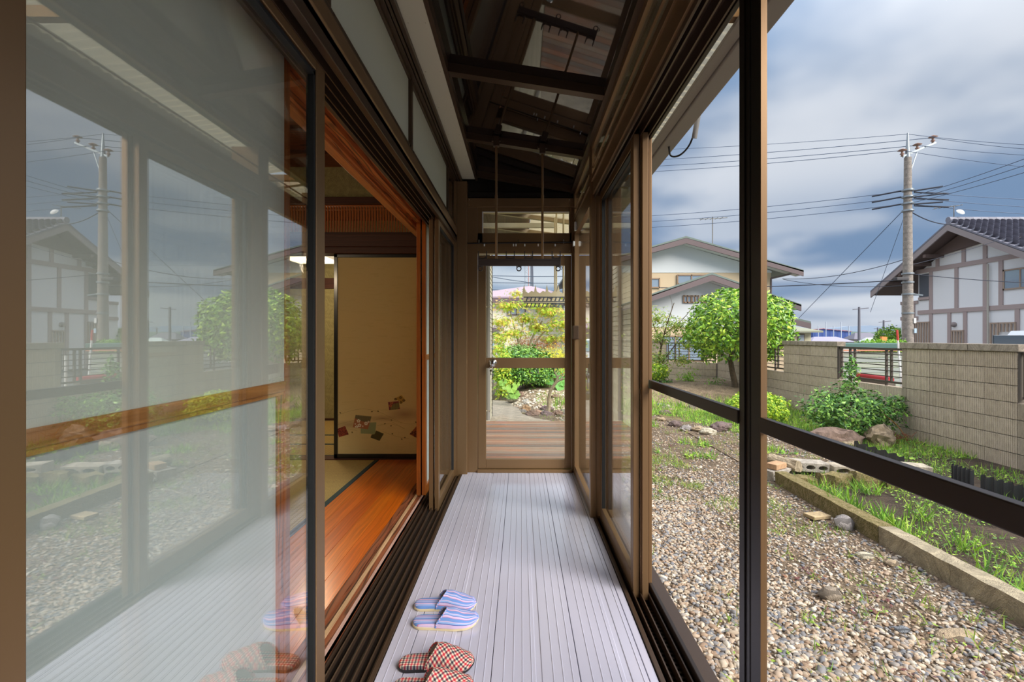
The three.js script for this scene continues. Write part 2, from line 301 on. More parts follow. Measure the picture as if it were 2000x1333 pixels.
// ------------------------------------------------------------------ roof of the sunroom
{
  const c = struct('ceiling');
  const ry = (x) => 2.535 - (x + 0.386) * 0.157;                                  // underside of the sheets
  for (const d of [-0.85, -0.03, 0.79, 1.605, 2.42, 3.235, 3.98]) {
    part('rafter', mt.bronzeDark, c, quadPrism(V(-0.386, ry(-0.386) - 0.045, -d + 0.025), V(-0.386, ry(-0.386) - 0.045, -d - 0.025), V(0.44, ry(0.44) - 0.045, -d - 0.025), V(0.44, ry(0.44) - 0.045, -d + 0.025), V(0.006, 0.045, 0)));
    for (const x of [-0.376, 0.425]) part('screw', mt.chrome, c, [new THREE.SphereGeometry(0.004, 6, 5).translate(x, ry(x) - 0.03, -d + 0.027), new THREE.SphereGeometry(0.004, 6, 5).translate(x, ry(x) - 0.018, -d + 0.027)]);
  }
  const ds = [D0, -0.85, -0.03, 0.79, 1.605, 2.42, 3.235, D1 + 0.03];
  for (let i = 0; i < 7; i++) part('roof_sheet', mt.smoke, c, quadPrism(V(-0.44, ry(-0.44), -ds[i] - 0.002), V(-0.44, ry(-0.44), -ds[i + 1] + 0.002), V(0.5, ry(0.5), -ds[i + 1] + 0.002), V(0.5, ry(0.5), -ds[i] - 0.002), V(0.001, 0.008, 0)));
  part('wall_rail', mt.bronzeDark, c, [B(-0.388, -0.366, 2.478, 2.555, D0, D1), B(-0.49, -0.38, 2.49, 2.62, D0, D1, 0)]);
  part('house_eave', mt.woodDark, c, quadPrism(V(-1.2, 2.86, 2.4), V(-1.2, 2.86, -4.2), V(0.5, 2.6, -4.2), V(0.5, 2.6, 2.4), V(0.02, 0.12, 0)));
}
// ------------------------------------------------------------------ end wall with its door
{
  const w = struct('wall_end'), E = 4.06;
  part('end_frame', mt.bronze, w, [B(-0.45, -0.366, 0, 2.25, E - 0.03, E + 0.05, 0.003), B(0.432, 0.5, 0, 2.25, E - 0.03, E + 0.05, 0.003), B(-0.45, 0.5, 2.245, 2.32, E - 0.045, E + 0.05, 0.003), B(-0.366, 0.432, 1.855, 1.94, E - 0.03, E + 0.05, 0.003), B(-0.366, 0.432, 1.94, 2.03, E - 0.02, E + 0.05, 0.003), B(-0.366, -0.322, 1.94, 2.25, E - 0.02, E + 0.05, 0.003), B(0.414, 0.432, 1.94, 2.25, E - 0.02, E + 0.05), B(-0.322, 0.414, 2.21, 2.25, E - 0.02, E + 0.05), B(-0.366, 0.432, 0, 0.026, E - 0.05, E + 0.05, 0.003)]);
  part('transom_pane', mt.glassClear, w, B(-0.324, 0.416, 2.025, 2.215, E + 0.01, E + 0.014, 0));
  part('glazing_bead', mt.white, w, [B(-0.326, -0.318, 2.03, 2.212, E - 0.022, E - 0.014, 0), B(-0.32, 0.414, 2.205, 2.211, E - 0.022, E - 0.016, 0)]);
  part('gable', mt.bronzeBlack, w, [slab([[-0.56, 2.32], [0.5, 2.32], [0.5, 2.4], [-0.4, 2.55], [-0.56, 2.6]], E, E + 0.05, 'z'), B(-0.45, 0.44, 2.33, 2.375, E - 0.03, E, 0.003)]);
  for (const [x, y] of [[-0.43, 2.26], [-0.43, 2.305], [0.41, 2.26], [0.41, 2.305], [-0.43, 2.235], [-0.38, 2.235], [0.415, 1.875]]) part('screw', mt.chrome, w, new THREE.SphereGeometry(0.004, 6, 5).translate(x, y, -(E - 0.046 + (y < 2.25 ? 0.016 : 0))));
  const d = struct('door_1');
  part('door_leaf', mt.bronze, d, [B(-0.362, -0.295, 0.03, 1.84, E - 0.02, E + 0.02, 0.003), B(0.376, 0.428, 0.03, 1.84, E - 0.02, E + 0.02, 0.003), B(-0.295, 0.376, 0.03, 0.107, E - 0.02, E + 0.02, 0.003), B(-0.295, 0.376, 0.882, 0.97, E - 0.02, E + 0.02, 0.003), B(-0.295, 0.376, 1.755, 1.84, E - 0.02, E + 0.02, 0.003)]);
  for (const [a, b] of [[0.104, 0.886], [0.966, 1.758]]) part('door_pane', mt.glassClear, d, B(-0.298, 0.379, a, b, E + 0.002, E + 0.006, 0));
  const K = V(-0.237, 0.927, -(E - 0.02));
  part('door_knob', mt.chrome, d, new THREE.LatheGeometry([[0.0001, 0.062], [0.012, 0.062], [0.024, 0.056], [0.03, 0.044], [0.027, 0.03], [0.015, 0.02], [0.013, 0.008], [0.032, 0.006], [0.034, 0]].map(([a, b]) => new THREE.Vector2(a, b)).reverse(), 24).rotateX(Math.PI / 2).translate(K.x, K.y, K.z));
  part('keyhole', mt.bronzeBlack, d, rod(V(K.x, K.y, K.z + 0.062), V(K.x, K.y, K.z + 0.064), 0.006));
  const key = thing('door_key', 'small metal key hanging from the round door knob', 'key', V(K.x - 0.012, K.y - 0.1, K.z + 0.045));
  part('key_ring', mt.chrome, key, new THREE.TorusGeometry(0.013, 0.0016, 6, 18).translate(K.x - 0.012, K.y - 0.042, K.z + 0.045));
  part('key_blade', mt.chrome, key, [B(K.x - 0.022, K.x - 0.006, K.y - 0.072, K.y - 0.053, -K.z - 0.047, -K.z - 0.044), B(K.x - 0.018, K.x - 0.012, K.y - 0.1, K.y - 0.07, -K.z - 0.047, -K.z - 0.044), B(K.x - 0.012, K.x - 0.009, K.y - 0.096, K.y - 0.09, -K.z - 0.047, -K.z - 0.044, 0)]);
  const r = thing('curtain_rod', 'thin dark curtain rod across the end wall above the door', 'curtain rod', V(0, 1.93, -(E - 0.06)));
  part('rod', mt.bronzeBlack, r, rod(V(-0.45, 1.935, -(E - 0.06)), V(0.47, 1.945, -(E - 0.06)), 0.006));
  for (const x of [-0.35, -0.02, 0.36]) part('bracket', mt.chrome, r, [B(x - 0.004, x + 0.004, 1.935, 1.965, E - 0.064, E - 0.028, 0.001)]);
  for (const x of [-0.305, -0.061, -0.04, 0.034, 0.147, 0.289]) part('runner', mt.white, r, B(x - 0.005, x + 0.005, 1.91, 1.93, E - 0.066, E - 0.055, 0.002));
  // behind the camera the corridor ends in a plain panel
  const b = struct('wall_back');
  part('panel', mt.bronzeDark, b, B(-0.7, 0.66, -0.1, 2.62, D0 - 0.06, D0, 0));
}
// ------------------------------------------------------------------ sliding leaves
function leaf(name, label, category, x, d0, d1, y0, y1, o = {}) {                // a framed leaf in the plane x, from depth d0 to d1
  const t = o.t || 0.028, n = o.near || 0.05, f = o.far || 0.05, fm = o.mat || mt.bronze, q = thing(name, label, category, V(x, y0, -(d0 + d1) / 2), o.group), a = x - t / 2, b = x + t / 2;
  part('stile', o.nearMat || fm, q, [B(a, b, y0, y1, d0, d0 + n, 0.003), ...(o.lip ? [B(a - 0.004, b + 0.004, y0, y1, d0 + n * 0.35, d0 + n * 0.6, 0.002)] : [])]);
  part('stile', o.farMat || fm, q, [B(a, b, y0, y1, d1 - f, d1, 0.003)]);
  part('bottom_rail', fm, q, B(a, b, y0, y0 + (o.bottom || 0.08), d0 + n, d1 - f, 0.003));
  part('top_rail', fm, q, B(a, b, y1 - (o.top || 0.05), y1, d0 + n, d1 - f, 0.003));
  if (o.mid) part('middle_rail', o.midMat || fm, q, B(a - (o.proud || 0), b, o.mid[0], o.mid[1], d0 + n, d1 - f, 0.003));
  if (o.gasket) part('gasket', mt.gasket, q, [B(a + 0.003, b - 0.003, y0 + 0.07, y1 - 0.04, d1 - f - 0.012, d1 - f, 0.001), B(a + 0.003, b - 0.003, y1 - 0.062, y1 - 0.05, d0 + n, d1 - f, 0.001)]);
  if (o.cap) part('stile_edge', mt.bronze, q, B(a - 0.001, b + 0.001, y0 + 0.045, y1 - 0.04, d1 - f - 0.003, d1 - f, 0.001));
  if (o.pane) part('pane', o.pane, q, B(x - 0.002, x + 0.002, y0 + 0.06, y1 - 0.04, d0 + n - 0.008, d1 - f + 0.008, 0));
  if (o.mesh) { const g = new THREE.PlaneGeometry(d1 - d0 - n - f + 0.01, y1 - y0 - 0.08).rotateY(-Math.PI / 2); g.translate(x, (y0 + y1) / 2, -(d0 + n + d1 - f) / 2); part('insect_mesh', mt.mesh, q, g); }
  return q;
}
leaf('glass_sash', 'near bronze framed glass sliding sash, closed over the white shoji on the room side', 'sliding window', -0.6, 0.47, 1.427, -0.03, 1.96, { near: 0.096, far: 0.06, pane: mt.glassReflective, gasket: 1, top: 0.045 });
leaf('glass_sash', 'far glass sliding sash pushed open, front one of the stack beyond the room opening', 'sliding window', -0.565, 3.2, 3.97, -0.03, 1.96, { near: 0.05, far: 0.03, pane: mt.glass, gasket: 1 });
leaf('glass_sash', 'second glass sliding sash stacked just behind the front one beyond the room opening', 'sliding window', -0.605, 3.21, 3.98, -0.03, 1.96, { near: 0.05, far: 0.03, pane: mt.glass, gasket: 1, lip: 1 });
leaf('glass_sash', 'inner glass sliding sash stacked at the garden side before the end door', 'sliding window', 0.515, 2.12, 3.01, -0.015, 2.055, { near: 0.055, far: 0.05, pane: mt.glass, gasket: 1, bottom: 0.1 });
leaf('glass_sash', 'outer glass sliding sash stacked on the garden side, beside the screens', 'sliding window', 0.55, 2.1, 2.99, -0.015, 2.055, { near: 0.06, far: 0.05, pane: mt.glass, gasket: 1, bottom: 0.1, lip: 1 });
leaf('screen_door', 'farther sliding insect screen with a dark middle rail, before the round tree', 'insect screen', 0.588, 1.206, 2.215, -0.01, 2.084, { mat: mt.screenFrame, nearMat: mt.bronzeBlack, farMat: mt.bronze, near: 0.06, far: 0.055, bottom: 0.045, top: 0.035, mid: [0.918, 0.955], proud: 0.004, mesh: 1, t: 0.016, lip: 1 });
leaf('screen_door', 'nearest sliding insect screen with a dark middle rail, before the block wall', 'insect screen', 0.588, 0.2, 1.204, -0.01, 2.084, { mat: mt.screenFrame, farMat: mt.bronzeBlack, cap: 1, near: 0.05, far: 0.05, bottom: 0.045, top: 0.035, mid: [0.918, 0.955], proud: 0.004, mesh: 1, t: 0.014 });
leaf('glass_sash', 'glass sliding sash behind the viewer on the garden side', 'sliding window', 0.55, -0.6, 0.2, -0.015, 2.055, { pane: mt.glass, gasket: 1, bottom: 0.1 });
// ------------------------------------------------------------------ laundry hanger under the roof
{
  const h = thing('laundry_hanger', 'dark brown hanging laundry bar with open hooks on two rods below the roof', 'laundry hanger', V(0, 1.62, -3.2)), D = 3.2, X0 = -0.286, X1 = 0.268;
  for (const x of [-0.164, 0.146]) {
    part('hanger_rod', mt.bronze, h, [rod(V(x, 1.67, -D), V(x, 2.47 - x * 0.16, -D), 0.0085), rod(V(x, 2.04, -D), V(x, 2.1, -D), 0.011)]);
    part('rod_clamp', mt.bronzeDark, h, [B(x - 0.02, x + 0.02, 2.4 - x * 0.16, 2.47 - x * 0.16, D - 0.02, D + 0.02, 0.004), B(x - 0.032, x + 0.032, 2.435 - x * 0.16, 2.455 - x * 0.16, D - 0.012, D + 0.012, 0.003)]);
  }
  const m = M(S(62, 52, 50), 0.55);
  part('hanger_bar', m, h, [B(X0, X1, 1.625, 1.668, D - 0.013, D + 0.013, 0.005), B(X0, X1, 1.66, 1.672, D - 0.017, D + 0.017, 0.003)]);
  for (const x of [X0 + 0.03, -0.07, 0.053, X1 - 0.03]) part('pole_hook', m, h, slab([[x - 0.03, 1.668], [x - 0.03, 1.724], [x - 0.024, 1.724], [x - 0.024, 1.69], [x - 0.012, 1.68], [x + 0.012, 1.68], [x + 0.024, 1.69], [x + 0.024, 1.724], [x + 0.03, 1.724], [x + 0.03, 1.668]], D - 0.01, D + 0.01, 'z'));
  for (const x of [X0 + 0.016, -0.012, X1 - 0.017]) part('ring', m, h, [new THREE.TorusGeometry(0.0145, 0.0035, 6, 20).translate(x, 1.607, -D), B(x - 0.017, x - 0.011, 1.607, 1.63, D - 0.003, D + 0.003, 0), B(x + 0.011, x + 0.017, 1.607, 1.63, D - 0.003, D + 0.003, 0)]);
  part('clip', m, h, tube([V(X1, 1.62, -D), V(X1 + 0.01, 1.618, -D), V(X1 + 0.008, 1.606, -D), V(X1 + 0.003, 1.598, -D)], 0.002, 6, 10));
}
// ------------------------------------------------------------------ the Japanese room behind the left wall
{
  const k = struct('trim_2');                                                    // lintel and threshold of the shoji
  part('lintel', mt.woodRed, k, [B(-0.79, -0.775, 1.96, 2.06, D0, 3.95), B(-0.735, -0.712, 1.958, 2.06, D0, 3.95), B(-0.672, -0.655, 1.955, 2.06, D0, 3.95), B(-0.79, -0.655, 1.985, 2.06, D0, 3.95, 0)]);
  part('lintel_edge', mt.woodStile, k, B(-0.835, -0.79, 1.945, 2.05, D0, 3.95, 0.003));
  part('threshold', mt.woodSill, k, [B(-0.8, -0.69, -0.06, 0.022, D0, 4.3, 0)]);
  part('threshold_rail', mt.woodPale, k, [B(-0.744, -0.73, 0.02, 0.034, D0, 4.3, 0.002)]);
  part('threshold_rail', M(S(206, 168, 156), 0.5, { map: T.grain }), k, [B(-0.704, -0.69, 0.0, 0.026, D0, 4.3, 0.002)]);
  part('threshold_rail', mt.woodSill, k, [B(-0.8, -0.768, 0.02, 0.03, D0, 4.3, 0.002)]);
  const f = struct('floor_room');
  for (let i = 0; i < 5; i++) part('floor_board', [mt.woodOrange, M(S(216, 98, 8), 0.32, { map: T.grain, clearcoat: 0.5, clearcoatRoughness: 0.2 }), M(S(232, 118, 16), 0.3, { map: T.grain, clearcoat: 0.5, clearcoatRoughness: 0.2 })][(i * 2) % 3], f, B(-0.8 - (i + 1) * 0.097, -0.8 - i * 0.097 - 0.001, -0.02, 0.029, -0.9, 4.33, 0.001));
  part('subfloor', mt.woodDark, f, B(-4.8, -0.7, -0.2, -0.02, -1.1, 8.2, 0));
  for (const [x0, x1, d0, d1] of [[-2.18, -1.29, -0.9, 0.9], [-2.18, -1.29, 0.91, 2.6], [-2.18, -1.29, 2.61, 4.3], [-3.1, -2.19, -0.9, 0.9], [-3.1, -2.19, 0.91, 2.6], [-3.1, -2.19, 2.61, 4.3], [-4.6, -3.11, -0.9, 0.9], [-4.6, -3.11, 0.91, 2.6], [-4.6, -3.11, 2.61, 4.3], [-4.6, -0.8, 4.46, 4.93], [-4.6, -0.8, 4.94, 5.39], [-4.6, -0.8, 5.4, 6.35]]) {
    const m = thing('tatami_mat', d1 > 4.4 ? `tatami mat in the back room, ${d0 < 4.5 ? 'nearest' : d0 < 5 ? 'second' : 'farthest'} from the sliding panels` : `tatami mat in the front room, ${x1 > -1.4 ? 'beside the wooden boards' : x1 > -2.3 ? 'in the middle row' : 'in the far row'}, ${d1 < 1 ? 'near end' : d1 < 3 ? 'centre' : 'by the painted panel'}`, 'tatami', V((x0 + x1) / 2, 0, -(d0 + d1) / 2));
    part('mat', mt.tatami, m, B(x0, x1, 0, 0.034, d0, d1, 0.001));
    if (d1 < 4.4) { part('border', mt.tatamiEdge, m, [B(x1 - 0.03, x1 + 0.001, 0.0, 0.0355, d0, d1, 0.001)]); part('border', mt.tatamiEdge, m, [B(x0 - 0.001, x0 + 0.03, 0.0, 0.0355, d0, d1, 0.001)]); }
    else { part('border', mt.tatamiEdge, m, [B(x0, x1, 0, 0.0355, d0, d0 + 0.025, 0.001)]); part('border', mt.tatamiEdge, m, [B(x0, x1, 0, 0.0355, d1 - 0.025, d1, 0.001)]); }
  }
  let b = struct('wall_partition');                                                 // the partition with its lintel, lattice transom and beams
  part('track', mt.woodDark, b, B(-4.6, -0.8, -0.02, 0.036, 4.33, 4.46, 0.001));
  part('partition_lintel', mt.woodDark, b, [B(-4.6, -0.8, 1.905, 1.96, 4.3, 4.47), B(-4.6, -0.8, 1.96, 2.07, 4.27, 4.33, 0.003), B(-4.6, -0.8, 2.07, 2.1, 4.32, 4.46)]);
  part('partition_beam', mt.woodDark, b, B(-4.6, -0.8, 2.36, 2.42, 4.32, 4.46));
  part('small_wall', mt.plaster, b, B(-4.6, -0.8, 2.42, 2.75, 4.35, 4.43, 0));
  part('partition_post', mt.woodStile, b, B(-0.92, -0.8, 0, 2.75, 4.32, 4.46, 0.004));
  const lat = part('lattice_transom', mt.woodStile, b, [B(-4.6, -0.92, 2.1, 2.112, 4.375, 4.405, 0.001), B(-4.6, -0.92, 2.348, 2.36, 4.375, 4.405, 0.001), B(-4.6, -0.92, 2.315, 2.322, 4.382, 4.39, 0.001)]);
  const slat = new THREE.BoxGeometry(0.012, 0.24, 0.018); boxUV(slat);
  for (let i = 0; i < 60; i++) { const m = new THREE.Mesh(slat, mt.woodStile); m.name = 'slat'; m.position.set(-0.935 - i * 0.0255, 2.23, -4.39); lat.add(m); }
  for (const [n, g] of [['wall_room_far', B(-4.7, -0.6, -0.02, 2.75, 6.36, 6.46, 0)], ['wall_room_left', B(-4.75, -4.6, -0.02, 2.75, -1, 6.4, 0)], ['wall_room_near', B(-4.7, -0.7, -0.02, 2.75, -1.1, -0.91, 0)], ['wall_room_right', B(-0.79, -0.66, -0.02, 2.75, 4.13, 6.4, 0)]]) part('plaster', mt.plaster, struct(n), g);
  b = struct('trim_3');
  part('back_rail', mt.woodDark, b, [B(-4.6, -0.8, 1.79, 1.93, 6.33, 6.37, 0.003), B(-4.6, -0.8, 0.0, 0.06, 6.351, 6.37, 0.003)]);
  b = struct('wall_room_window');
  part('window_side_wall', mt.plaster, b, [B(-0.78, -0.72, 2.06, 2.75, D0, 4.2, 0), B(-0.79, -0.66, -0.1, 2.75, -1.7, -0.9, 0)]);
  const c = struct('ceiling_room');
  for (let i = 0; i < 12; i++) part('ceiling_board', mt.ceilWood, c, B(-4.7, -0.7, 2.7, 2.72, -1 + i * 0.45, -1 + i * 0.45 + 0.445, 0));
  for (let i = 0; i < 12; i++) part('ceiling_batten', mt.woodDark, c, B(-4.7, -0.7, 2.675, 2.7, -1.01 + i * 0.45, -0.98 + i * 0.45, 0));
  part('ceiling_board', mt.ceilWood, c, B(-4.7, -0.7, 2.7, 2.72, 4.4, 6.42, 0));
  part('roof_slab', mt.woodDark, c, B(-4.9, -0.55, 2.75, 2.85, -1.8, 9.1, 0));
}
// shoji: papered wooden sliding panels; the paper covers the wood on this side above the middle rail
function shoji(label, x, d0, d1) {
  const q = thing('shoji_panel', label, 'sliding panel', V(x, 0.026, -(d0 + d1) / 2)), a = x - 0.014, b = x + 0.014, y0 = 0.026, y1 = 1.985;
  for (const [s, e] of [[d0, d0 + 0.032], [d1 - 0.032, d1]]) part('stile', mt.woodStile, q, B(a, b, y0, y1, s, e, 0.003));
  for (const [s, e] of [[d0 + 0.032, d0 + 0.062], [d1 - 0.062, d1 - 0.032]]) part('inner_stile', mt.woodRed, q, B(a + 0.002, b - 0.004, y0, 0.985, s, e, 0.002));
  part('middle_rail', mt.woodRail, q, [B(a, b + 0.002, 0.992, 1.022, d0 + 0.032, d1 - 0.032, 0.004), B(a, b - 0.003, 0.982, 0.993, d0 + 0.032, d1 - 0.032, 0.002)]);
  part('top_rail', mt.woodStile, q, B(a, b - 0.004, 1.94, y1, d0 + 0.03, d1 - 0.03, 0.002));
  part('bottom_rail', mt.woodStile, q, B(a, b, y0, 0.09, d0 + 0.03, d1 - 0.03, 0.002));
  part('paper', mt.shojiPaper, q, B(b - 0.004, b - 0.0025, 1.018, 1.975, d0 + 0.02, d1 - 0.02, 0), 'white paper above the middle rail');
  part('frosted_panel', M(S(226, 232, 230), 0.35, { transmission: 0.05, thickness: 0 }), q, B(x - 0.001, x + 0.002, 0.08, 0.985, d0 + 0.05, d1 - 0.05, 0), 'white frosted panel below the middle rail');
  return q;
}
shoji('near white shoji panel with a wooden middle rail, behind the closed glass sash', -0.696, 0.1, 1.41);
shoji('front shoji panel of the pair pushed to the far end of the room opening', -0.686, 3.37, 4.1);
shoji('rear shoji panel of the pair pushed to the far end of the room opening', -0.722, 3.36, 4.1);
// fusuma: the painted sliding panel
{
  const W = 512, H = 1180, cv = document.createElement('canvas'); cv.width = W; cv.height = H;
  const c = cv.getContext('2d');
  c.fillStyle = 'rgb(222,198,138)'; c.fillRect(0, 0, W, H);
  for (let i = 0; i < 900; i++) { c.fillStyle = `rgba(${rnd() < 0.5 ? '150,120,60' : '214,190,140'},0.05)`; c.fillRect(rnd() * W, rnd() * H, 2 + rnd() * 60, 1 + rnd() * 8); }
  const X = (px) => (px - 142) / (1325 - 142) * 470, Y = (py) => H - (1235 - py) / (1235 - 0) * 425;  // the lower part as read off the photo
  const mist = (x, y, rx, ry, col) => { c.save(); c.translate(X(x), Y(y)); c.scale(rx, ry); const g = c.createRadialGradient(0, 0, 0, 0, 0, 1); g.addColorStop(0, col); g.addColorStop(1, 'rgba(150,110,90,0)'); c.fillStyle = g; c.fillRect(-1, -1, 2, 2); c.restore(); };
  mist(1090, 540, 110, 46, 'rgba(132,92,72,0.5)'); mist(800, 610, 100, 22, 'rgba(140,100,80,0.4)'); mist(300, 720, 120, 30, 'rgba(146,108,84,0.4)');
  c.strokeStyle = 'rgba(120,92,52,0.65)'; c.lineWidth = 1;
  for (const p of [[[140, 560], [400, 430], [700, 470], [960, 640], [1150, 740]], [[140, 720], [460, 610], [800, 600], [980, 720], [1200, 860]], [[700, 740], [860, 690], [1000, 740], [1160, 840]], [[640, 640], [820, 600], [950, 660], [1150, 720], [1320, 690]], [[780, 840], [900, 900], [1080, 960], [1220, 960]], [[290, 800], [380, 810], [460, 840]]]) { c.beginPath(); c.moveTo(X(p[0][0]), Y(p[0][1])); for (let i = 1; i < p.length - 1; i++) c.quadraticCurveTo(X(p[i][0]), Y(p[i][1]), X((p[i][0] + p[i + 1][0]) / 2), Y((p[i][1] + p[i + 1][1]) / 2)); c.stroke(); }
  c.fillStyle = 'rgb(104,88,48)';
  for (const [x, y] of [[183, 515], [628, 494], [714, 487], [902, 641], [810, 705], [897, 740], [350, 855], [915, 878], [1047, 972], [1090, 945], [1245, 678]]) { c.beginPath(); c.ellipse(X(x), Y(y), 5, 3.2, x, 0, 7); c.fill(); }
  const poly = (pts, col) => { c.fillStyle = col; c.beginPath(); pts.forEach(([x, y], i) => (i ? c.lineTo(X(x), Y(y)) : c.moveTo(X(x), Y(y)))); c.closePath(); c.fill(); };
  const clipDo = (pts, f) => { c.save(); c.beginPath(); pts.forEach(([x, y], i) => (i ? c.lineTo(X(x), Y(y)) : c.moveTo(X(x), Y(y)))); c.closePath(); c.clip(); f(); c.restore(); };
  const flower = (x, y, r, col) => { c.fillStyle = col; for (let i = 0; i < 5; i++) { c.beginPath(); c.arc(X(x) + Math.cos(i * 1.257 - 1.57) * r, Y(y) + Math.sin(i * 1.257 - 1.57) * r, r * 0.62, 0, 7); c.fill(); } };
  poly([[470, 690], [690, 680], [672, 885], [470, 875]], 'rgb(150,158,112)');
  const sq = [[398, 552], [622, 578], [572, 800], [360, 765]]; poly(sq, 'rgb(176,112,76)');
  clipDo(sq, () => { poly([[398, 540], [640, 570], [600, 680], [500, 665], [385, 600]], 'rgb(132,118,82)'); c.strokeStyle = 'rgba(80,72,46,0.8)'; for (let i = 0; i < 60; i++) { c.beginPath(); c.arc(X(400 + (i % 10) * 24), Y(560 + Math.floor(i / 10) * 20), 4, 0, 7); c.stroke(); } poly([[385, 605], [480, 660], [600, 690], [560, 800], [350, 765]], 'rgb(176,112,76)'); for (const [x, y, r] of [[440, 655, 7], [545, 700, 7], [452, 732, 7], [412, 760, 6], [395, 708, 3], [498, 748, 3], [580, 672, 4]]) flower(x, y, r, 'rgb(238,228,204)'); });
  poly([[686, 822], [795, 878], [735, 1002], [608, 945], [625, 890], [668, 884]], 'rgb(84,76,40)');
  const ra = [[136, 795], [250, 743], [302, 890], [165, 938]]; poly(ra, 'rgb(150,66,44)');
  clipDo(ra, () => { c.fillStyle = 'rgb(92,32,24)'; for (let i = 0; i < 90; i++) { c.beginPath(); c.arc(X(140 + rnd() * 160), Y(745 + rnd() * 190), 2.2, 0, 7); c.fill(); } });
  poly([[938, 268], [1045, 210], [1103, 302], [1030, 360], [1012, 312]], 'rgb(186,146,70)');
  for (const [x, y] of [[1030, 250], [1075, 300], [1035, 335], [960, 278]]) flower(x, y, 5, 'rgb(96,76,40)');
  const pu = [[854, 328], [1005, 312], [1022, 450], [870, 468]]; poly(pu, 'rgb(128,60,62)');
  clipDo(pu, () => { poly([[930, 360], [1030, 330], [1030, 400], [980, 470], [885, 470], [890, 410]], 'rgb(132,120,76)'); c.fillStyle = 'rgb(70,62,40)'; for (let i = 0; i < 40; i++) c.fillRect(X(890 + (i % 7) * 22), Y(350 + Math.floor(i / 7) * 20), 3, 3); flower(905, 340, 6, 'rgb(190,110,70)'); flower(890, 392, 6, 'rgb(190,110,70)'); });
  const rb = [[1258, 742], [1330, 775], [1345, 990], [1310, 988], [1157, 885]]; poly(rb, 'rgb(152,80,44)');
  clipDo(rb, () => { for (const [x, y] of [[1245, 858], [1292, 835], [1240, 905], [1305, 900], [1185, 860]]) flower(x, y, 7, 'rgb(84,40,26)'); });
  const map = new THREE.CanvasTexture(cv); map.colorSpace = THREE.SRGBColorSpace;
  const print = M(S(255, 255, 255), 0.85, { map });
  const make = (label, x0, d, painted) => {
    const q = thing('fusuma_panel', label, 'sliding panel', V(x0, 0.036, -d)), x1 = x0 + 0.9, y0 = 0.036, y1 = 1.905;
    part('frame', mt.black, q, [B(x0, x0 + 0.034, y0, y1, d - 0.014, d + 0.014, 0.003)]); part('frame', mt.black, q, [B(x1 - 0.034, x1, y0, y1, d - 0.014, d + 0.014, 0.003)]);
    part('frame', mt.black, q, [B(x0, x1, y0, y0 + 0.04, d - 0.014, d + 0.014, 0.003)]); part('frame', mt.black, q, [B(x0, x1, y1 - 0.03, y1, d - 0.014, d + 0.014, 0.003)]);
    const g = new THREE.BoxGeometry(0.84, 1.81, 0.014), uv = g.attributes.uv, n = g.attributes.normal;
    for (let i = 0; i < uv.count; i++) if (n.getZ(i) < 0.5) uv.setXY(i, 0.9, 0.9);
    part('painted_paper', print, q, g.translate(x0 + 0.45, (y0 + y1) / 2 + 0.006, -d), painted ? 'khaki paper printed with patterned squares, blossoms and thin curved stems' : undefined);
  };
  make('khaki sliding panel with a black frame and printed squares, facing the wooden boards', -1.71, 4.37, true);
  make('plain end of a second black-framed panel, behind the printed one', -1.62, 4.415, false);
}
// pendant lamps of the two rooms
for (const [p, label, power] of [[V(-2.32, 2.0, -5.3), 'white square pendant lamp lit in the back room beside the painted panel', 1.7], [V(-2.75, 2.05, -1.7), 'white square pendant lamp in the middle of the front tatami room', 2]]) {
  const l = thing('pendant_lamp', label, 'lamp', p);
  part('lamp_shade', M(S(244, 236, 214), 0.8, { emissive: S(255, 236, 200), emissiveIntensity: 0.5 }), l, [new THREE.CylinderGeometry(0.3, 0.36, 0.09, 4, 1).rotateY(Math.PI / 4).translate(p.x, p.y + 0.045, p.z)]);
  part('cord', mt.black, l, rod(V(p.x, p.y + 0.09, p.z), V(p.x, 2.7, p.z), 0.004));
  const pl = new THREE.PointLight(new THREE.Color(1, 0.8, 0.55), power); pl.position.set(p.x, p.y - 0.06, p.z); pl.castShadow = true; pl.shadow.radius = 6; scene.add(pl);
}

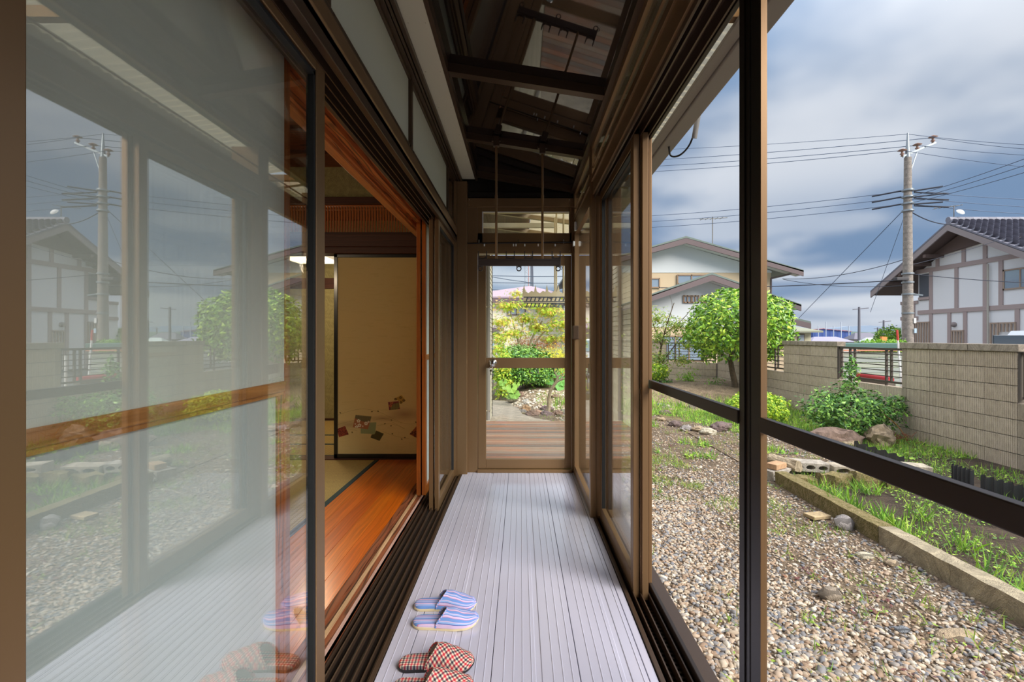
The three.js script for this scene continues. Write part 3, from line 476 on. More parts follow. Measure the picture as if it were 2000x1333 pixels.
// ------------------------------------------------------------------ slippers, toes towards the garden (+x)
function slipper(name, label, p, o) {
  const q = local(name, label, 'slipper', p, o.turn || 0, o.group), L = 0.265, side = o.side;
  const hw = (t) => { const w = t < 0.5 ? lerp(0.036, 0.037, sm(t, 0, 0.5)) + 0.007 * sm(t, 0.3, 0.62) : lerp(0.041, 0.047, sm(t, 0.5, 0.66)) - 0.004 * sm(t, 0.74, 1); const a = t < 0.14 ? Math.sqrt(Math.max(0, 1 - ((0.14 - t) / 0.14) ** 2)) : t > 0.74 ? Math.max(0, 1 - ((t - 0.74) / 0.26) ** 2.3) ** 0.5 : 1; return w * a; };
  const cz = (t) => side * (-0.006 * Math.sin(t * Math.PI) + 0.005 * sm(t, 0.5, 1));
  const N = 40, rise = (t) => 0.012 * sm(t, 0.86, 1) ** 2;
  const ring = (y, k) => { const a = []; for (let i = 0; i <= N; i++) { const t = 0.5 - 0.5 * Math.cos(Math.PI * i / N); a.push([t, 1]); } for (let i = N - 1; i > 0; i--) { const t = 0.5 - 0.5 * Math.cos(Math.PI * i / N); a.push([t, -1]); } return a.map(([t, s]) => V(L * 0.5 + (t * L - L * 0.5) * k, y + rise(t), cz(t) + s * hw(t) * k)); };
  const loft = (rings, capTop, capBottom) => {
    const n = rings[0].length, f = [], tri = (a, b, c) => f.push(a, b, c);
    for (let r = 0; r + 1 < rings.length; r++) for (let i = 0; i < n; i++) { const j = (i + 1) % n; tri(rings[r][i], rings[r][j], rings[r + 1][j]); tri(rings[r][i], rings[r + 1][j], rings[r + 1][i]); }
    const cap = (R, up) => { for (let i = 1; i < n / 2; i++) { const a = R[i], b = R[n - i], c = R[i - 1], d = R[(n - i + 1) % n]; if (up) { tri(c, a, b); tri(c, b, d); } else { tri(c, b, a); tri(c, d, b); } } };
    if (capTop) cap(rings[rings.length - 1], true); if (capBottom) cap(rings[0], false);
    const g = new THREE.BufferGeometry().setFromPoints(f); g.computeVertexNormals();
    const uv = []; for (const v of f) uv.push(v.z + 0.2, v.x); g.setAttribute('uv', new THREE.Float32BufferAttribute(uv, 2));
    return toCreasedNormals(g, 0.9);
  };
  part('sole', o.sole, q, loft([ring(0, 0.97), ring(0.003, 1), ring(0.009, 1.005), ring(0.0115, 0.985)], true, true));
  part('insole', o.inner, q, loft([ring(0.0105, 0.985), ring(0.017, 0.985), ring(0.021, 0.96), ring(0.0225, 0.9)], true, false));
  // the upper: an arch over the front half, its rear edge swept back at the sides
  const NT = 22, NS = 26, H = (t) => lerp(o.high, 0.03, sm(t, 0.5, 0.98)) - 0.026 * sm(t, 0.9, 1) ** 2;
  const surf = (k, lift) => (i, j) => {
    const s = j / NS, a = Math.PI * s, t0 = 0.37 + 0.15 * Math.sin(a) ** 1.3, t = lerp(t0, 0.995, i / NT), w = hw(t) * 0.99 * k + 0.0015;
    const wave = 1 + 0.035 * Math.sin(t * 34 + s * 9) * Math.sin(a) * (1 - sm(t, 0.9, 1));
    return V(t * L, 0.011 + rise(t) + lift + (H(t) * k * wave) * Math.sin(a) ** 0.72, cz(t) + Math.cos(a) * w);
  };
  const sheet = (fn, flip, bias) => {
    const f = [], uv = [], put = (i, j) => { const v = fn(i, j); f.push(v); const s = (j / NS - 0.5) * 0.13, x = v.x; uv.push(...(bias ? [(s + x) * 0.7071, (x - s) * 0.7071] : [s + 0.01 * side + 0.02 * x, x])); };
    for (let i = 0; i < NT; i++) for (let j = 0; j < NS; j++) { const Q = [[i, j], [i + 1, j], [i + 1, j + 1], [i, j], [i + 1, j + 1], [i, j + 1]]; (flip ? Q.reverse() : Q).forEach(([a, b]) => put(a, b)); }
    const g = new THREE.BufferGeometry().setFromPoints(f); g.setAttribute('uv', new THREE.Float32BufferAttribute(uv, 2)); g.computeVertexNormals(); return toCreasedNormals(g, 1.2);
  };
  const outer = surf(1, 0), inner = surf(0.93, 0);
  part('upper', o.upper, q, sheet(outer, false, o.bias));
  part('lining', M(S(178, 172, 164), 0.95), q, sheet(inner, true));
  const edge = []; for (let j = 0; j <= NS; j++) edge.push(outer(0, j).lerp(inner(0, j), 0.5));
  const pip = tube(edge, 0.0035, 6, 40); { const u = pip.attributes.uv; for (let i = 0; i < u.count; i++) u.setXY(i, u.getX(i) * 0.2, u.getY(i) * 0.02); }
  part('piping', o.upper, q, pip);
  if (o.fray) { const toe = []; for (let i = 0; i < 7; i++) { const a = (i / 6 - 0.5) * 1.7; toe.push(rod(V(L * 0.96 - Math.abs(a) * 0.008, 0.03, cz(1) + Math.sin(a) * 0.026), V(L * 1.0 - Math.abs(a) * 0.012, 0.016 + 0.006 * (i % 2), cz(1) + Math.sin(a) * 0.032), 0.004, 0.0025, 5)); } part('gathered_toe', o.upper, q, toe); }
  return q;
}
{
  const blue = { sole: M(S(222, 206, 166), 0.7), inner: M(S(250, 250, 255), 0.9, { map: T.stripes, sheen: 0.3 }), upper: M(S(250, 250, 255), 0.9, { map: T.stripes, sheen: 0.3 }), high: 0.056, bias: false, fray: true };
  const red = { sole: M(S(34, 32, 34), 0.6), inner: M(S(250, 246, 240), 0.9, { map: T.plaid }), upper: M(S(250, 246, 240), 0.9, { map: T.plaid }), high: 0.064, bias: true };
  slipper('slipper', 'blue and pink striped slipper, rear one of the striped pair', V(-0.452, 0.001, -2.02), { ...blue, side: 1 });
  slipper('slipper', 'blue and pink striped slipper, front one of the striped pair nearest the plaid pair', V(-0.432, 0.001, -1.9), { ...blue, side: -1, turn: 0.02 });
  slipper('slipper', 'red, black and cream checked slipper, the one fully in view beside the striped pair', V(-0.426, 0.001, -1.655), { ...red, side: 1, turn: 0.03 });
  slipper('slipper', 'red, black and cream checked slipper cut off by the bottom edge', V(-0.418, 0.001, -1.545), { ...red, side: -1, turn: -0.02 });
}

// ------------------------------------------------------------------ outside: ground
{
  const g = struct('ground');
  part('gravel_bed', mt.gravelBase, g, B(-3, 2.72, GY - 0.25, GY, -4, 9.6, 0));
  part('gravel_bed', mt.gravelBase, g, slab([[2.7, 5.45], [4.6, 5.6], [4.2, 7.2], [3.5, 8.2], [2.7, 9.2]], GY - 0.2, GY + 0.013, 'y'));
  part('soil_bed', mt.soil, g, B(2.72, 5.9, GY - 0.25, GY + 0.008, -4, 6.2, 0));
  part('earth', mt.earth, g, [B(2.72, 5.9, GY - 0.25, GY + 0.01, 6.2, 16, 0), B(-3, 2.72, GY - 0.25, GY + 0.01, 9.6, 16, 0)]);
  part('street', mt.asphalt, g, [B(5.9, 400, GY - 0.3, GY - 0.05, -300, 600, 0), B(-400, 5.9, GY - 0.3, GY - 0.06, 16, 600, 0), B(-400, -3, GY - 0.3, GY - 0.06, -300, 16, 0), B(-3, 5.9, GY - 0.3, GY - 0.06, -300, -4, 0)]);
}
const leafGeo = (L, W, fold = 0.12) => { const f = []; const P = [V(0, 0, 0), V(W * 0.5, L * 0.42, -fold * W), V(0, L, fold * L * 0.5), V(-W * 0.5, L * 0.42, -fold * W), V(0, L * 0.45, fold * W * 0.4)]; f.push(P[0], P[1], P[4], P[1], P[2], P[4], P[2], P[3], P[4], P[3], P[0], P[4]); const g = new THREE.BufferGeometry().setFromPoints(f); g.computeVertexNormals(); return boxUV(g); };
const leafMat = (rough = 0.55, tr = 0.3) => M(new THREE.Color(1.35, 1.35, 1.3), rough, { transmission: tr, thickness: 0, side: THREE.DoubleSide });
const LEAF = leafMat(0.85, 0.3), LEAFGLOSS = M(new THREE.Color(1.35, 1.35, 1.3), 0.38, { side: THREE.DoubleSide }), GRASS = leafMat(0.9, 0.3);
function scatter(name, geo, mat, list, parent, asThing) {                       // list of {p, q, s, c}; one instanced object
  const m = new THREE.InstancedMesh(geo, mat, list.length), M4 = new THREE.Matrix4(), o = originOf(parent) || V(0, 0, 0);
  list.forEach((e, i) => { M4.compose(e.p.clone().sub(o), e.q, e.s.isVector3 ? e.s : V(e.s, e.s, e.s)); m.setMatrixAt(i, M4); m.setColorAt(i, e.c); });
  m.name = parent === scene ? numbered(name) : name; m.castShadow = m.receiveShadow = true; m.userData.kind = 'stuff';
  if (asThing) m.userData.label = asThing;
  parent.add(m); return m;
}
const face = (n, twist = rr(0, 6.28)) => { const q = new THREE.Quaternion().setFromUnitVectors(V(0, 0, 1), n.clone().normalize()); return q.multiply(new THREE.Quaternion().setFromAxisAngle(V(0, 0, 1), twist)); };
const vary = (cols, k = 0.12) => { const c = cols[Math.floor(rnd() * cols.length)].clone(); const f = 1 + rr(-k, k); return c.multiplyScalar(f); };
const onSphere = () => { const z = rr(-1, 1), a = rr(0, 6.2832), r = Math.sqrt(1 - z * z); return V(r * Math.cos(a), z, r * Math.sin(a)); };
function crown(n, c, r, cols, size, o = {}) {                                   // leaves in a lumpy ellipsoid, dense towards its surface
  const a = [];
  for (let i = 0; i < n; i++) {
    const d = onSphere(), lump = 1 + (o.lump ?? 0.14) * 2 * perlin.noise(d.x * 2.4 + c.x, d.y * 2.4 + c.y, d.z * 2.4 + c.z), k = lump * (1 - (o.depth ?? 0.35) * rnd() ** 1.6);
    if (o.floor !== undefined && d.y < o.floor) { i--; continue; }
    const p = V(c.x + d.x * r.x * k, c.y + d.y * r.y * k, c.z + d.z * r.z * k), nrm = V(d.x / r.x, d.y / r.y, d.z / r.z).normalize().multiplyScalar(0.8).add(V(0, 0.55, 0)).add(onSphere().multiplyScalar(0.75));
    a.push({ p, q: face(nrm), s: size * rr(0.7, 1.25), c: vary(cols) });
  }
  return a;
}
const makeStones = (fine) => [0, 1, 2, 3, 4].map((k) => { const g = new THREE.IcosahedronGeometry(1, fine ? 4 : 1), p = g.attributes.position; for (let i = 0; i < p.count; i++) { const v = V(p.getX(i), p.getY(i), p.getZ(i)), f = 1 + 0.32 * perlin.noise(v.x * 1.3 + k * 5, v.y * 1.3, v.z * 1.3 + k) + (fine ? 0.22 * perlin.noise(v.x * 3.1 + k, v.y * 3.1, v.z * 3.1) : 0); p.setXYZ(i, v.x * f, v.y * f * 0.62, v.z * f * 0.8); } g.deleteAttribute('normal'); const q = flat(g); q.computeVertexNormals(); return boxUV(toCreasedNormals(q, fine ? 0.5 : 1.0)); });
const STONES = makeStones(false), ROCKS = makeStones(true);
const pebbleCols = [S(176, 158, 136), S(152, 143, 135), S(128, 126, 126), S(186, 171, 150), S(162, 138, 114), S(112, 112, 116), S(172, 151, 130), S(196, 186, 170), S(146, 122, 100)];
// ------------------------------------------------------------------ gravel
{
  const ground = scene.getObjectByName('ground'), near = [], far = [[], [], []], pm = pebbleCols.map((c) => M(c, 0.75));
  for (let i = 0; i < 76000; i++) {
    const D = 1.0 + 8.6 * rnd() ** 1.25, x = D > 5.5 ? rr(0.68, 4.3) : rr(0.68, 2.68);
    if (x > 2.7 && D > 8.9 - (x - 2.7) * 0.85) continue;
    const px = VX + x / D * F, py = VY + (CH - GY) / D * F;
    if (px > 2040 || py > 1370) continue;
    const dens = clamp(0.86 - 0.4 * sm(D, 4.5, 8.5) - 0.34 * sm(x, 1.1, 2.2) * sm(D, 1.9, 3.2) + 0.9 * fbm(x * 1.3, D * 1.3, 3, 3), 0.1, 1) * (x > 2.1 ? 0.75 : 1);
    if (rnd() > dens) continue;
    const s = rr(0.007, 0.0185) * (D < 2.6 ? 1 : 0.85) * (x > 1.5 ? 0.88 : 1) * (rnd() < 0.06 ? 1.5 : 1), e = { x, D, s, px: s / D * F };
    near.push(e);
  }
  near.sort((a, b) => b.px - a.px);
  near.forEach((e, i) => {
    const q = new THREE.Quaternion().setFromEuler(new THREE.Euler(rr(-0.4, 0.4), rr(0, 6.28), rr(-0.4, 0.4))), p = V(e.x, GY + e.s * 0.28 + (e.x > 2.7 ? 0.013 : 0), -e.D), c = Math.floor(rnd() * pm.length);
    if (i < 300) { const m = new THREE.Mesh(STONES[i % 5], pm[c]); m.name = 'pebble'; m.position.copy(p); m.quaternion.copy(q); m.scale.set(e.s * rr(0.8, 1.35), e.s * rr(0.6, 1.1), e.s * rr(0.75, 1.1)); m.castShadow = m.receiveShadow = true; ground.add(m); }
    else far[i % 3].push({ p, q, s: V(e.s * rr(0.8, 1.35), e.s * rr(0.55, 1.1), e.s * rr(0.75, 1.1)), c: vary([pebbleCols[c]], 0.18) });
  });
  const WH = M(new THREE.Color(1, 1, 1), 0.8);
  far.forEach((l, k) => scatter('gravel', STONES[k], WH, l, ground));
}
// ------------------------------------------------------------------ grass and weeds
const blade = (() => { const f = [], P = (t, w) => [V(-w, t, 0.25 * t * t), V(w, t, 0.25 * t * t)]; const r = [P(0, 0.035), P(0.5, 0.03), P(1, 0.002)]; for (let i = 0; i < 2; i++) f.push(r[i][0], r[i][1], r[i + 1][1], r[i][0], r[i + 1][1], r[i + 1][0]); const g = new THREE.BufferGeometry().setFromPoints(f); g.computeVertexNormals(); return boxUV(g); })();
const weedLeaf = leafGeo(1, 0.62, 0.1);
const GREENS = [S(118, 160, 40), S(140, 176, 52), S(96, 140, 40), S(160, 186, 70), S(84, 124, 44)];
function grassAt(list, x, D, y, h, cols = GREENS, lean = 0.5) { const q = new THREE.Quaternion().setFromEuler(new THREE.Euler(rr(-lean, lean), rr(0, 6.28), rr(-lean, lean), 'YXZ')); list.push({ p: V(x, y, -D), q, s: V(h * rr(0.6, 1.2), h, h), c: vary(cols, 0.2) }); }
function weedAt(list, x, D, y, s, cols = GREENS) { list.push({ p: V(x, y + rr(0, s * 0.5), -D), q: face(V(rr(-0.6, 0.6), 1, rr(-0.6, 0.6))), s: s * rr(0.6, 1.3), c: vary(cols, 0.2) }); }
{
  const bed = [], bedW = [], lawn = [], lawnW = [], yard = [], yardW = [];
  for (let i = 0; i < 16000; i++) {                                              // the planting bed by the wall
    const x = rr(2.85, 5.7), D = rr(1.8, 5.9), n = fbm(x * 1.1 + 4, D * 1.1, 1, 3), bare = sm(x + (D - 3.2) * 0.55, 3.3, 3.9);
    if (n < 0.02 + (D < 3.6 && x < 4.2 ? 0.1 * bare : -0.1)) continue;
    if (rnd() < 0.4) grassAt(bed, x, D, GY + 0.02, rr(0.03, 0.1)); else weedAt(bedW, x, D, GY + 0.02, rr(0.016, 0.036), GREENS);
  }
  for (let k = 0; k < 26; k++) { const x = k < 14 ? 2.86 + rr(0, 0.16) : rr(2.9, 4.4), D = rr(2.5, 4.9), n = 26; for (let i = 0; i < n; i++) grassAt(bed, x + rr(-0.06, 0.06), D + rr(-0.06, 0.06), GY + 0.02, rr(0.08, 0.2), GREENS, 0.7); }
  for (let i = 0; i < 64000; i++) {                                              // rough grass between the gravel and the back wall
    const D = 6.0 + 9 * rnd(), x = rr(0.7, 5.8), n = fbm(x * 0.9, D * 0.9, 6, 3);
    if (D < 8.9 - (x - 2.7) * 0.85 && x < 4.3 && n < 0.16) continue;
    if (n < -0.2) continue;
    if (rnd() < 0.55) grassAt(lawn, x, D, GY, rr(0.06, 0.15) * (D > 10 ? 1.8 : 1)); else weedAt(lawnW, x, D, GY, rr(0.03, 0.07));
  }
  const yc = [S(112, 146, 40), S(140, 168, 58), S(150, 150, 80), S(96, 128, 46)];
  for (let k = 0; k < 250; k++) {                                                // tufts in the gravel
    const D = 1.9 + 6.5 * rnd() ** 1.1, x = rr(0.72, 2.66), onPatch = fbm(x * 0.8 + 11, D * 0.8, 2, 3);
    if (onPatch < -0.06 && rnd() < 0.75) continue;
    const n = 8 + Math.floor(rnd() * 16), r = rr(0.02, 0.1), purple = rnd() < 0.16;
    for (let i = 0; i < n; i++) (rnd() < 0.6 && !purple ? grassAt(yard, x + rr(-r, r), D + rr(-r, r), GY + 0.004, rr(0.03, 0.09), yc, 0.8) : weedAt(yardW, x + rr(-r, r), D + rr(-r, r), GY + 0.012, rr(0.012, 0.03), purple ? [S(112, 66, 62), S(92, 52, 56), S(130, 88, 62)] : yc));
  }
  for (const [x0, x1, d0, d1, n] of [[0.7, 2.0, 4.5, 6.2, 6000], [0.7, 1.8, 6.4, 8.6, 5200], [1.7, 2.6, 3.7, 5.4, 2600], [2.7, 3.8, 5.6, 7.6, 2000]]) for (let i = 0; i < n; i++) { const x = rr(x0, x1), D = rr(d0, d1); if (fbm(x * 2, D * 2, 8, 3) > 0.02) grassAt(yard, x, D, GY, rr(0.03, 0.08), yc, 0.8); }
  const gl = scatter('grass', blade, GRASS, bed, scene, 'young grass blades growing in the dark soil of the planting bed'); gl.userData.category = 'grass';
  const w1 = scatter('weeds', weedLeaf, LEAF, bedW, scene, 'low leafy weeds spread over the planting bed by the block wall'); w1.userData.category = 'weeds';
  const g2 = scatter('grass', blade, GRASS, lawn, scene, 'rough bright grass between the gravel and the back wall'); g2.userData.category = 'grass';
  const w2 = scatter('weeds', weedLeaf, LEAF, lawnW, scene, 'broad leaved weeds among the rough grass under the round tree'); w2.userData.category = 'weeds';
  const g4 = scatter('grass', blade, GRASS, yard, scene, 'thin tufts of grass coming up through the gravel'); g4.userData.category = 'grass';
  const w4 = scatter('weeds', weedLeaf, LEAF, yardW, scene, 'tiny green and purple weeds between the pebbles'); w4.userData.category = 'weeds';
}
// ------------------------------------------------------------------ kerb, blocks and stones in the yard
function roughen(g, k, f) { const p = g.attributes.position, h = new Map(); for (let i = 0; i < p.count; i++) { const v = V(p.getX(i), p.getY(i), p.getZ(i)), d = V(perlin.noise(v.x * f, v.y * f, v.z * f), perlin.noise(v.x * f + 9, v.y * f, v.z * f), perlin.noise(v.x * f, v.y * f + 9, v.z * f)).multiplyScalar(k); p.setXYZ(i, v.x + d.x, v.y + d.y, v.z + d.z); } g.deleteAttribute('normal'); g.computeVertexNormals(); return boxUV(g); }
{
  const k = thing('kerb', 'long mossy concrete kerb between the gravel and the planting bed', 'kerb', V(2.76, GY, -3.2));
  const ds = [0.6, 1.2, 1.8, 2.4, 3.0, 3.6, 4.2, 5.06];
  for (let i = 0; i + 1 < ds.length; i++) { const g = flat(new THREE.BoxGeometry(0.12, 0.2, ds[i + 1] - ds[i] - 0.004, 3, 3, 12)); g.translate(2.76 + rr(-0.004, 0.004), GY + 0.025 + rr(-0.004, 0.004), -(ds[i] + ds[i + 1]) / 2); part('kerb_stone', ds[i] > 3.5 ? mt.mossy : mt.kerbPlain, k, roughen(g, 0.007, 11)); }
  const b = thing('edging', 'row of broken mossy edging blocks behind the first grass of the bed', 'edging', V(3.4, GY, -4.95));
  for (const [x0, x1, h, d] of [[2.85, 3.1, 0.05, 5.0], [3.12, 3.42, 0.1, 4.97], [3.43, 3.72, 0.13, 4.93], [3.73, 4.0, 0.1, 4.9]]) { const g = flat(new THREE.BoxGeometry(x1 - x0, h + 0.05, 0.13, 5, 3, 3)); g.translate((x0 + x1) / 2, GY + h / 2, -d); part('edging_block', mt.mossy, b, roughen(g, 0.045, 7)); }
}
function hollowBlock(name, label, p, turn, tilt, m, holes = 3) {
  const q = local(name, label, 'concrete block', p, turn); q.rotation.order = 'YXZ'; q.rotation.z = tilt || 0;
  const sh = new THREE.Shape([[-0.195, 0], [0.195, 0], [0.195, 0.1], [-0.195, 0.1]].map((a) => new THREE.Vector2(...a)));
  for (let i = 0; i < holes; i++) { const w = 0.39 / holes, c = -0.195 + (i + 0.5) * w, h = new THREE.Path(); h.absellipse(c, 0.048, w * 0.36, 0.026, 0, 6.2832, true); sh.holes.push(h); }
  const g = new THREE.ExtrudeGeometry(sh, { depth: 0.19, bevelEnabled: true, bevelSize: 0.004, bevelThickness: 0.004, bevelOffset: -0.004, bevelSegments: 1, curveSegments: 8 }); g.translate(0, 0, -0.095);
  part('block', m, q, boxUV(flat(g)));
  return q;
}
{
  hollowBlock('concrete_block', 'small hollow concrete block under the tan brick at the end of the row', V(2.84, GY, -5.3), 0.5, 0, mt.cb);
  hollowBlock('concrete_block', 'weathered hollow concrete block with three holes, beside the log end', V(3.24, GY + 0.05, -5.4), -0.12, -0.04, mt.cb);
  hollowBlock('concrete_block', 'hollow concrete block half hidden under the dark screen rail', V(3.66, GY + 0.03, -5.33), -0.1, 0.02, M(S(196, 182, 160), 0.95, { map: T.speck, bumpMap: T.bump, bumpScale: 0.004 }), 2);
  hollowBlock('concrete_block', 'pale hollow concrete block alone at the far end of the row by the plastic edging', V(4.34, GY + 0.03, -5.35), -0.22, -0.03, M(S(206, 194, 172), 0.95, { map: T.speck, bumpMap: T.bump, bumpScale: 0.004 }), 1);
  const br = flat(new RoundedBoxGeometry(0.2, 0.06, 0.12, 1, 0.006)); br.rotateY(0.55); br.translate(2.83, GY + 0.135, -5.27);
  single('brick', 'smooth tan brick lying on a hollow concrete block', 'brick', M(S(208, 166, 126), 0.85, { map: T.speckFine }), V(2.83, GY + 0.1, -5.27), boxUV(br));
  const lg = flat(new THREE.CylinderGeometry(0.062, 0.066, 0.34, 14, 4)); lg.rotateX(Math.PI / 2); lg.rotateY(0.45); lg.translate(3.0, GY + 0.12, -5.42);
  single('log', 'short grey weathered log between the tan brick and the concrete blocks', 'log', mt.barkPale, V(3.0, GY + 0.06, -5.42), roughen(lg, 0.02, 14));
  const st = (name, label, p, s, m, k, turn = 0) => { const g = (name === 'rock' ? ROCKS : STONES)[k % 5].clone(); g.rotateY(turn); g.scale(s[0], s[1], s[2]); const q = single(name, label, 'stone', m, V(p.x, p.y, p.z), boxUV(g.translate(p.x, p.y + s[1] * 0.35, p.z))); return q; };
  const grey = stoneMat(168, 160, 156), tan = stoneMat(186, 164, 134), brown = stoneMat(146, 122, 108), pale = stoneMat(204, 194, 170), blue = stoneMat(132, 136, 142), violet = stoneMat(128, 108, 104);
  st('stone', 'smooth round grey stone leaning on the mossy kerb', V(2.63, GY, -3.87), [0.09, 0.11, 0.085], grey, 0, 0.4);
  st('stone', 'round speckled boulder lying alone in the near gravel', V(1.84, GY, -2.83), [0.066, 0.075, 0.06], stoneMat(176, 160, 140), 1);
  st('stone', 'large flat pale stone half buried in the nearest gravel', V(2.26, GY - 0.02, -2.48), [0.13, 0.05, 0.07], tan, 2, 0.5);
  st('stone', 'pale oval stone in the gravel near the kerb middle', V(2.42, GY, -3.35), [0.06, 0.045, 0.045], pale, 3);
  st('stone', 'tan flat stone just beside the pale oval one', V(2.53, GY, -3.25), [0.055, 0.035, 0.05], tan, 4);
  st('stone', 'dark slate coloured flat stone in the near gravel', V(2.02, GY, -2.52), [0.04, 0.025, 0.028], blue, 0);
  const pv = flat(new RoundedBoxGeometry(0.2, 0.03, 0.11, 1, 0.006)); pv.rotateY(0.35); pv.rotateZ(-0.06); pv.translate(2.54, GY + 0.025, -4.08);
  single('paving_piece', 'flat sandy piece of paving lying by the kerb', 'paving', M(S(196, 172, 132), 0.95, { map: T.speck }), V(2.54, GY, -4.08), boxUV(pv));
  // the line of rocks between the gravel and the grass, and the heap behind
  const rk = [[1300, 806, 0.12, violet, 'violet grey rock at the bottom of the left rock heap'], [1289, 793, 0.14, blue, 'dark blue grey rock at the top of the left rock heap'], [1303, 796, 0.13, pale, 'upright pale rock on the left rock heap'], [1311, 800, 0.09, tan, 'small tan rock on the right of the left rock heap'], [1350, 797, 0.13, violet, 'low violet rock in the grass behind the screen rail'], [1318, 829, 0.13, violet, 'pointed brownish rock in the weeds before the gravel edge'], [1290, 818, 0.09, tan, 'flat orange tan stone in the grass'], [1341, 838, 0.12, grey, 'grey rock, left in the line along the gravel edge'], [1364, 840, 0.13, tan, 'tan rock in the middle of the line along the gravel edge'], [1383, 846, 0.14, pale, 'pale smooth rock, right in the line along the gravel edge'], [1408, 838, 0.2, violet, 'dark flat rock sunk in weeds next to the screen stiles'], [1406, 790, 0.13, pale, 'pale rock beside the yellow green bush'], [1414, 796, 0.1, grey, 'small grey rock beside the yellow green bush']];
  rk.forEach(([px, py, s, m, label], i) => { const p = gnd(px, py + 4); st('rock', label, p, [s, s * 0.75, s * 0.8], m, i, i); });
  st('rock', 'big brown rock at the foot of the dark green bush', gnd(1625, 872), [0.42, 0.26, 0.2], brown, 2, 0.2);
  st('rock', 'tan mossy rock right of the dark green bush', gnd(1720, 872), [0.24, 0.3, 0.2], tan, 3, 0.8);
  st('rock', 'small yellowish rock in front of the dark green bush', gnd(1658, 878), [0.16, 0.12, 0.1], tan, 1, 0.3);
  // black wavy plastic edging, in lengths along the bed
  const e = thing('plastic_edging', 'black wavy plastic edging strip standing in the planting bed', 'edging', V(4.5, GY, -5.8)), A = gnd(1668, 884), Bp = gnd(1764, 918), C = gnd(1900, 958), E = gnd(2010, 990);
  const strip = (a, b, h) => { const n = 40, f = [], d = b.clone().sub(a), nn = V(d.z, 0, -d.x).normalize(); const P = (i, up, off) => { const t = i / n, w = Math.sin(t * n * 0.8) * 0.014 + off; return a.clone().addScaledVector(d, t).addScaledVector(nn, w).add(V(0, up * (h + 0.012 * Math.sin(i * 0.8)), 0)); }; for (let i = 0; i < n; i++) for (const [o, fl] of [[0, 0], [0.005, 1]]) { const Q = [P(i, 0, o), P(i + 1, 0, o), P(i + 1, 1, o), P(i, 1, o)]; fl ? f.push(Q[0], Q[2], Q[1], Q[0], Q[3], Q[2]) : f.push(Q[0], Q[1], Q[2], Q[0], Q[2], Q[3]); } const g = new THREE.BufferGeometry().setFromPoints(f); g.computeVertexNormals(); return boxUV(g); };
  const pl = M(S(62, 62, 66), 0.5, { side: THREE.DoubleSide });
  part('strip', pl, e, strip(A, Bp, 0.15)); part('strip', pl, e, strip(gnd(1858, 944), C, 0.2)); part('strip', pl, e, strip(gnd(1915, 962), E, 0.17));
}

// ------------------------------------------------------------------ the block wall with its fence panels
const blockGeo = boxUV(flat(new RoundedBoxGeometry(0.12, 0.192, 0.396, 1, 0.003)));
const halfGeo = boxUV(flat(new RoundedBoxGeometry(0.12, 0.192, 0.196, 1, 0.003)));
function wallRun(w, A, Bp, rows, cap) {                                         // courses of blocks from A to B (centre line, ground level)
  const d = Bp.clone().sub(A); d.y = 0; const L = d.length(), u = d.clone().normalize(), turn = Math.atan2(u.x, u.z), o = originOf(w);
  for (let r = 0; r < rows; r++) {
    for (let s = 0; s < L - 0.02;) {
      const len = Math.min(0.4, L - s), half = len < 0.3, g = half ? halfGeo : blockGeo, full = half ? 0.2 : 0.4;
      const m = new THREE.Mesh(g, mt.blockA[Math.floor(rnd() * 4)]); m.name = 'wall_block';
      m.position.copy(A).addScaledVector(u, s + len / 2).sub(o); m.position.y = GY - 0.02 + r * 0.2 + 0.1 - o.y; m.rotation.y = turn; m.scale.set(1 + rr(-0.02, 0.02), 1, (len - 0.004) / (full - 0.004));
      m.castShadow = m.receiveShadow = true; w.add(m); s += len;
    }
  }
  const core = bar(A.clone().setY(GY + rows * 0.1 - 0.14), Bp.clone().setY(GY + rows * 0.1 - 0.14), 0.106, rows * 0.2 + 0.22);
  part('mortar', mt.mortar, w, core);
  if (cap) for (let s = 0; s < L - 0.05; s += 0.6) { const e = Math.min(L, s + 0.6), a = A.clone().addScaledVector(u, s + 0.003 - (s === 0 ? 0.03 : 0)).setY(GY + rows * 0.2 - 0.02 + 0.045), b = A.clone().addScaledVector(u, e - 0.003 + (e > L - 0.01 ? 0.03 : 0)).setY(a.y); part('coping_stone', mt.blockCap[Math.floor(rnd() * 2)], w, bar(a, b, 0.165, 0.09, 0.008)); }
}
const fenceMat = M(S(82, 72, 64), 0.5, { metalness: 0.3 });
function fence(label, A, Bp) {                                                  // between two pillars, standing on the low wall
  const f = thing('fence_panel', label, 'fence', A.clone().lerp(Bp, 0.5).setY(GY + 0.78), 'metal fence panels in the gaps of the block wall'), y0 = GY + 0.84, y1 = GY + 1.36, p = (t, y) => A.clone().lerp(Bp, t).setY(y);
  part('top_rail', fenceMat, f, bar(p(0, y1), p(1, y1), 0.05, 0.035)); part('bottom_rail', fenceMat, f, bar(p(0, y0), p(1, y0), 0.04, 0.03));
  for (let i = 1; i < 6; i++) part('bar', fenceMat, f, bar(p(0.02, y0 + i * 0.087), p(0.98, y0 + i * 0.087), 0.016, 0.014));
  for (const t of [0.012, 0.18, 0.25, 0.75, 0.83, 0.988]) part('post', fenceMat, f, bar(p(t, y0 - (t === 0.25 || t === 0.83 ? 0.07 : 0)), p(t, y1), 0.03, 0.03));
}
